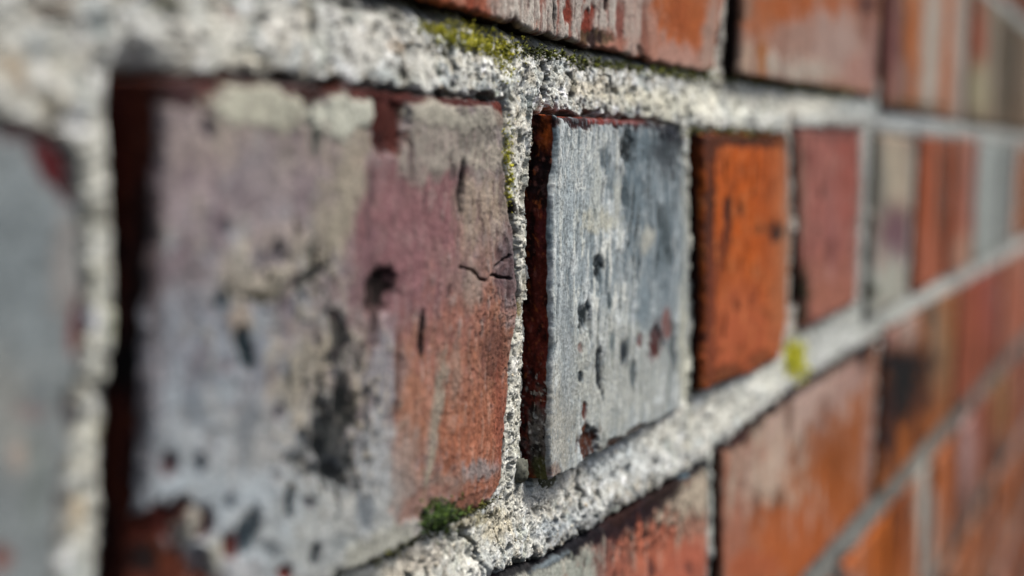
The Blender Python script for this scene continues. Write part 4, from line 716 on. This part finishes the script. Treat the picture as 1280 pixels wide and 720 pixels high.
# ----------------------------------------------------------------------------
# moss: each patch a tuft of many tiny fronds
# ----------------------------------------------------------------------------
def moss(pts, wid, count, cols, size, label, seed, y0=.6):
    r = np.random.default_rng(seed)
    pts = np.asarray(pts, float)
    d = np.concatenate([[0], np.cumsum(np.hypot(*np.diff(pts, axis=0).T))])
    t = r.random(count)*d[-1]
    px = np.interp(t, d, pts[:, 0])+r.normal(0, wid[0], count); py = np.interp(t, d, pts[:, 1])+r.normal(0, wid[1], count)
    P = to_wall(np.stack([px, py], 1), 0)
    g = fbm(P[:, 0]*.5, P[:, 1]*.5, 3, seed)
    k = g+r.normal(0, .16, count) > -.07
    P = P[k]; n = len(P)
    i = np.clip(np.searchsorted(sx, P[:, 0]), 0, NS-1); j = np.clip(np.searchsorted(hz, P[:, 1]), 0, NH-1)
    li = ids[i*NH+j]
    lj = np.maximum(li, 0)
    base_y = np.where((li >= 0) & (dd[lj] > -.2), np.minimum(y[lj], 1.2), -.75)
    L = size*np.exp(r.normal(0, .35, n)); w = L*.22
    dirv = np.stack([r.normal(0, .7, n), -np.abs(r.normal(.7, .4, n)), r.normal(.15, .7, n)], 1)
    dirv /= np.linalg.norm(dirv, axis=1)[:, None]
    a = np.cross(dirv, [0.3, .2, 1]); a /= np.linalg.norm(a, axis=1)[:, None]; b = np.cross(dirv, a)
    B0 = np.stack([P[:, 0], base_y+.15, P[:, 1]], 1)
    mid = B0+dirv*(L*.5)[:, None]
    V = np.stack([B0, mid+a*w[:, None], mid-a*w[:, None]*.5+b*w[:, None]*.8, mid-a*w[:, None]*.5-b*w[:, None]*.8, B0+dirv*L[:, None]], 1)
    F = np.array([[0, 2, 1], [0, 3, 2], [0, 1, 3], [1, 2, 4], [2, 3, 4], [3, 1, 4]])
    F = (F[None]+(np.arange(n)*5)[:, None, None]).reshape(-1, 3)
    cc = np.array([lin(q) for q in cols])[r.integers(0, len(cols), n)]*np.exp(r.normal(0, .25, n))[:, None]
    V = V.reshape(-1, 3); o = V.mean(0); o[1] = 0
    ob = make_mesh('moss_patch', V, F, np.repeat(cc, 5, 0), M_MOSS, None, np.full(n*5, .2), o)
    ob['label'] = label; ob['category'] = 'moss'; ob['group'] = 'moss patches on the wall'
    return ob
YG = ['b0ad20', 'bcb42e', '97981f', '6e711c', 'c9c24a', 'd0c83a']
DG = ['59601f', '3b4019', '737722', '262b0f', '7d7f22', '8f9024']
moss([(548, 36), (585, 48), (625, 58), (645, 66)], (10, 6), 4200, YG, .5, 'bright yellow-green moss patch under the upper orange and white brick', 1)
moss([(625, 62), (640, 80), (638, 98)], (8, 8), 600, YG, .42, 'thin yellow moss smear on mortar above the vertical joint', 2)
moss([(650, 60), (700, 70), (745, 80), (800, 86)], (10, 2.5), 1700, DG[:4], .7, 'long dark green moss strip under the white-streaked brick', 3)
moss([(810, 88), (860, 95), (895, 97)], (9, 2.5), 900, DG, .8, 'olive moss strip under the orange end of the upper brick', 4)
moss([(925, 98), (1000, 111), (1060, 120)], (10, 2.5), 1000, DG, 1.0, 'dark moss strip under the pale-footed upper brick', 5)
moss([(632, 172), (636, 210), (634, 245)], (4, 12), 900, YG, .5, 'speckled yellow moss on the vertical joint beside the mauve brick', 6)
moss([(530, 650), (548, 640), (560, 655)], (9, 8), 3600, ['4a6620', '2c4218', '56701f', '1d2c14'], .65, 'dark green moss clump at the foot of the mauve brick', 7)
moss([(420, 716), (480, 700), (520, 676), (575, 645), (620, 628)], (8, 4), 2600, ['74742a', '3c3d1c', '6d6a30', '2a2a16'], .55, 'thin olive moss line along the bottom of the mauve brick', 8)
moss([(994, 440), (998, 462)], (6, 10), 1300, ['dcd820', 'e4dc3a', 'b8b61e'], 1.2, 'lone lemon-yellow moss tuft beside the foot of the orange brick', 9)
moss([(870, 164), (905, 166), (960, 167)], (10, 3), 1000, ['6a6a26', '8a862c', '4a4a1c'], .9, 'olive moss fringe along the top of the orange brick', 10)
moss([(1003, 345), (1006, 400)], (3, 14), 400, ['3a3c1a', '26280f'], .9, 'dark moss streak in the joint left of the dull mauve-red brick', 11)
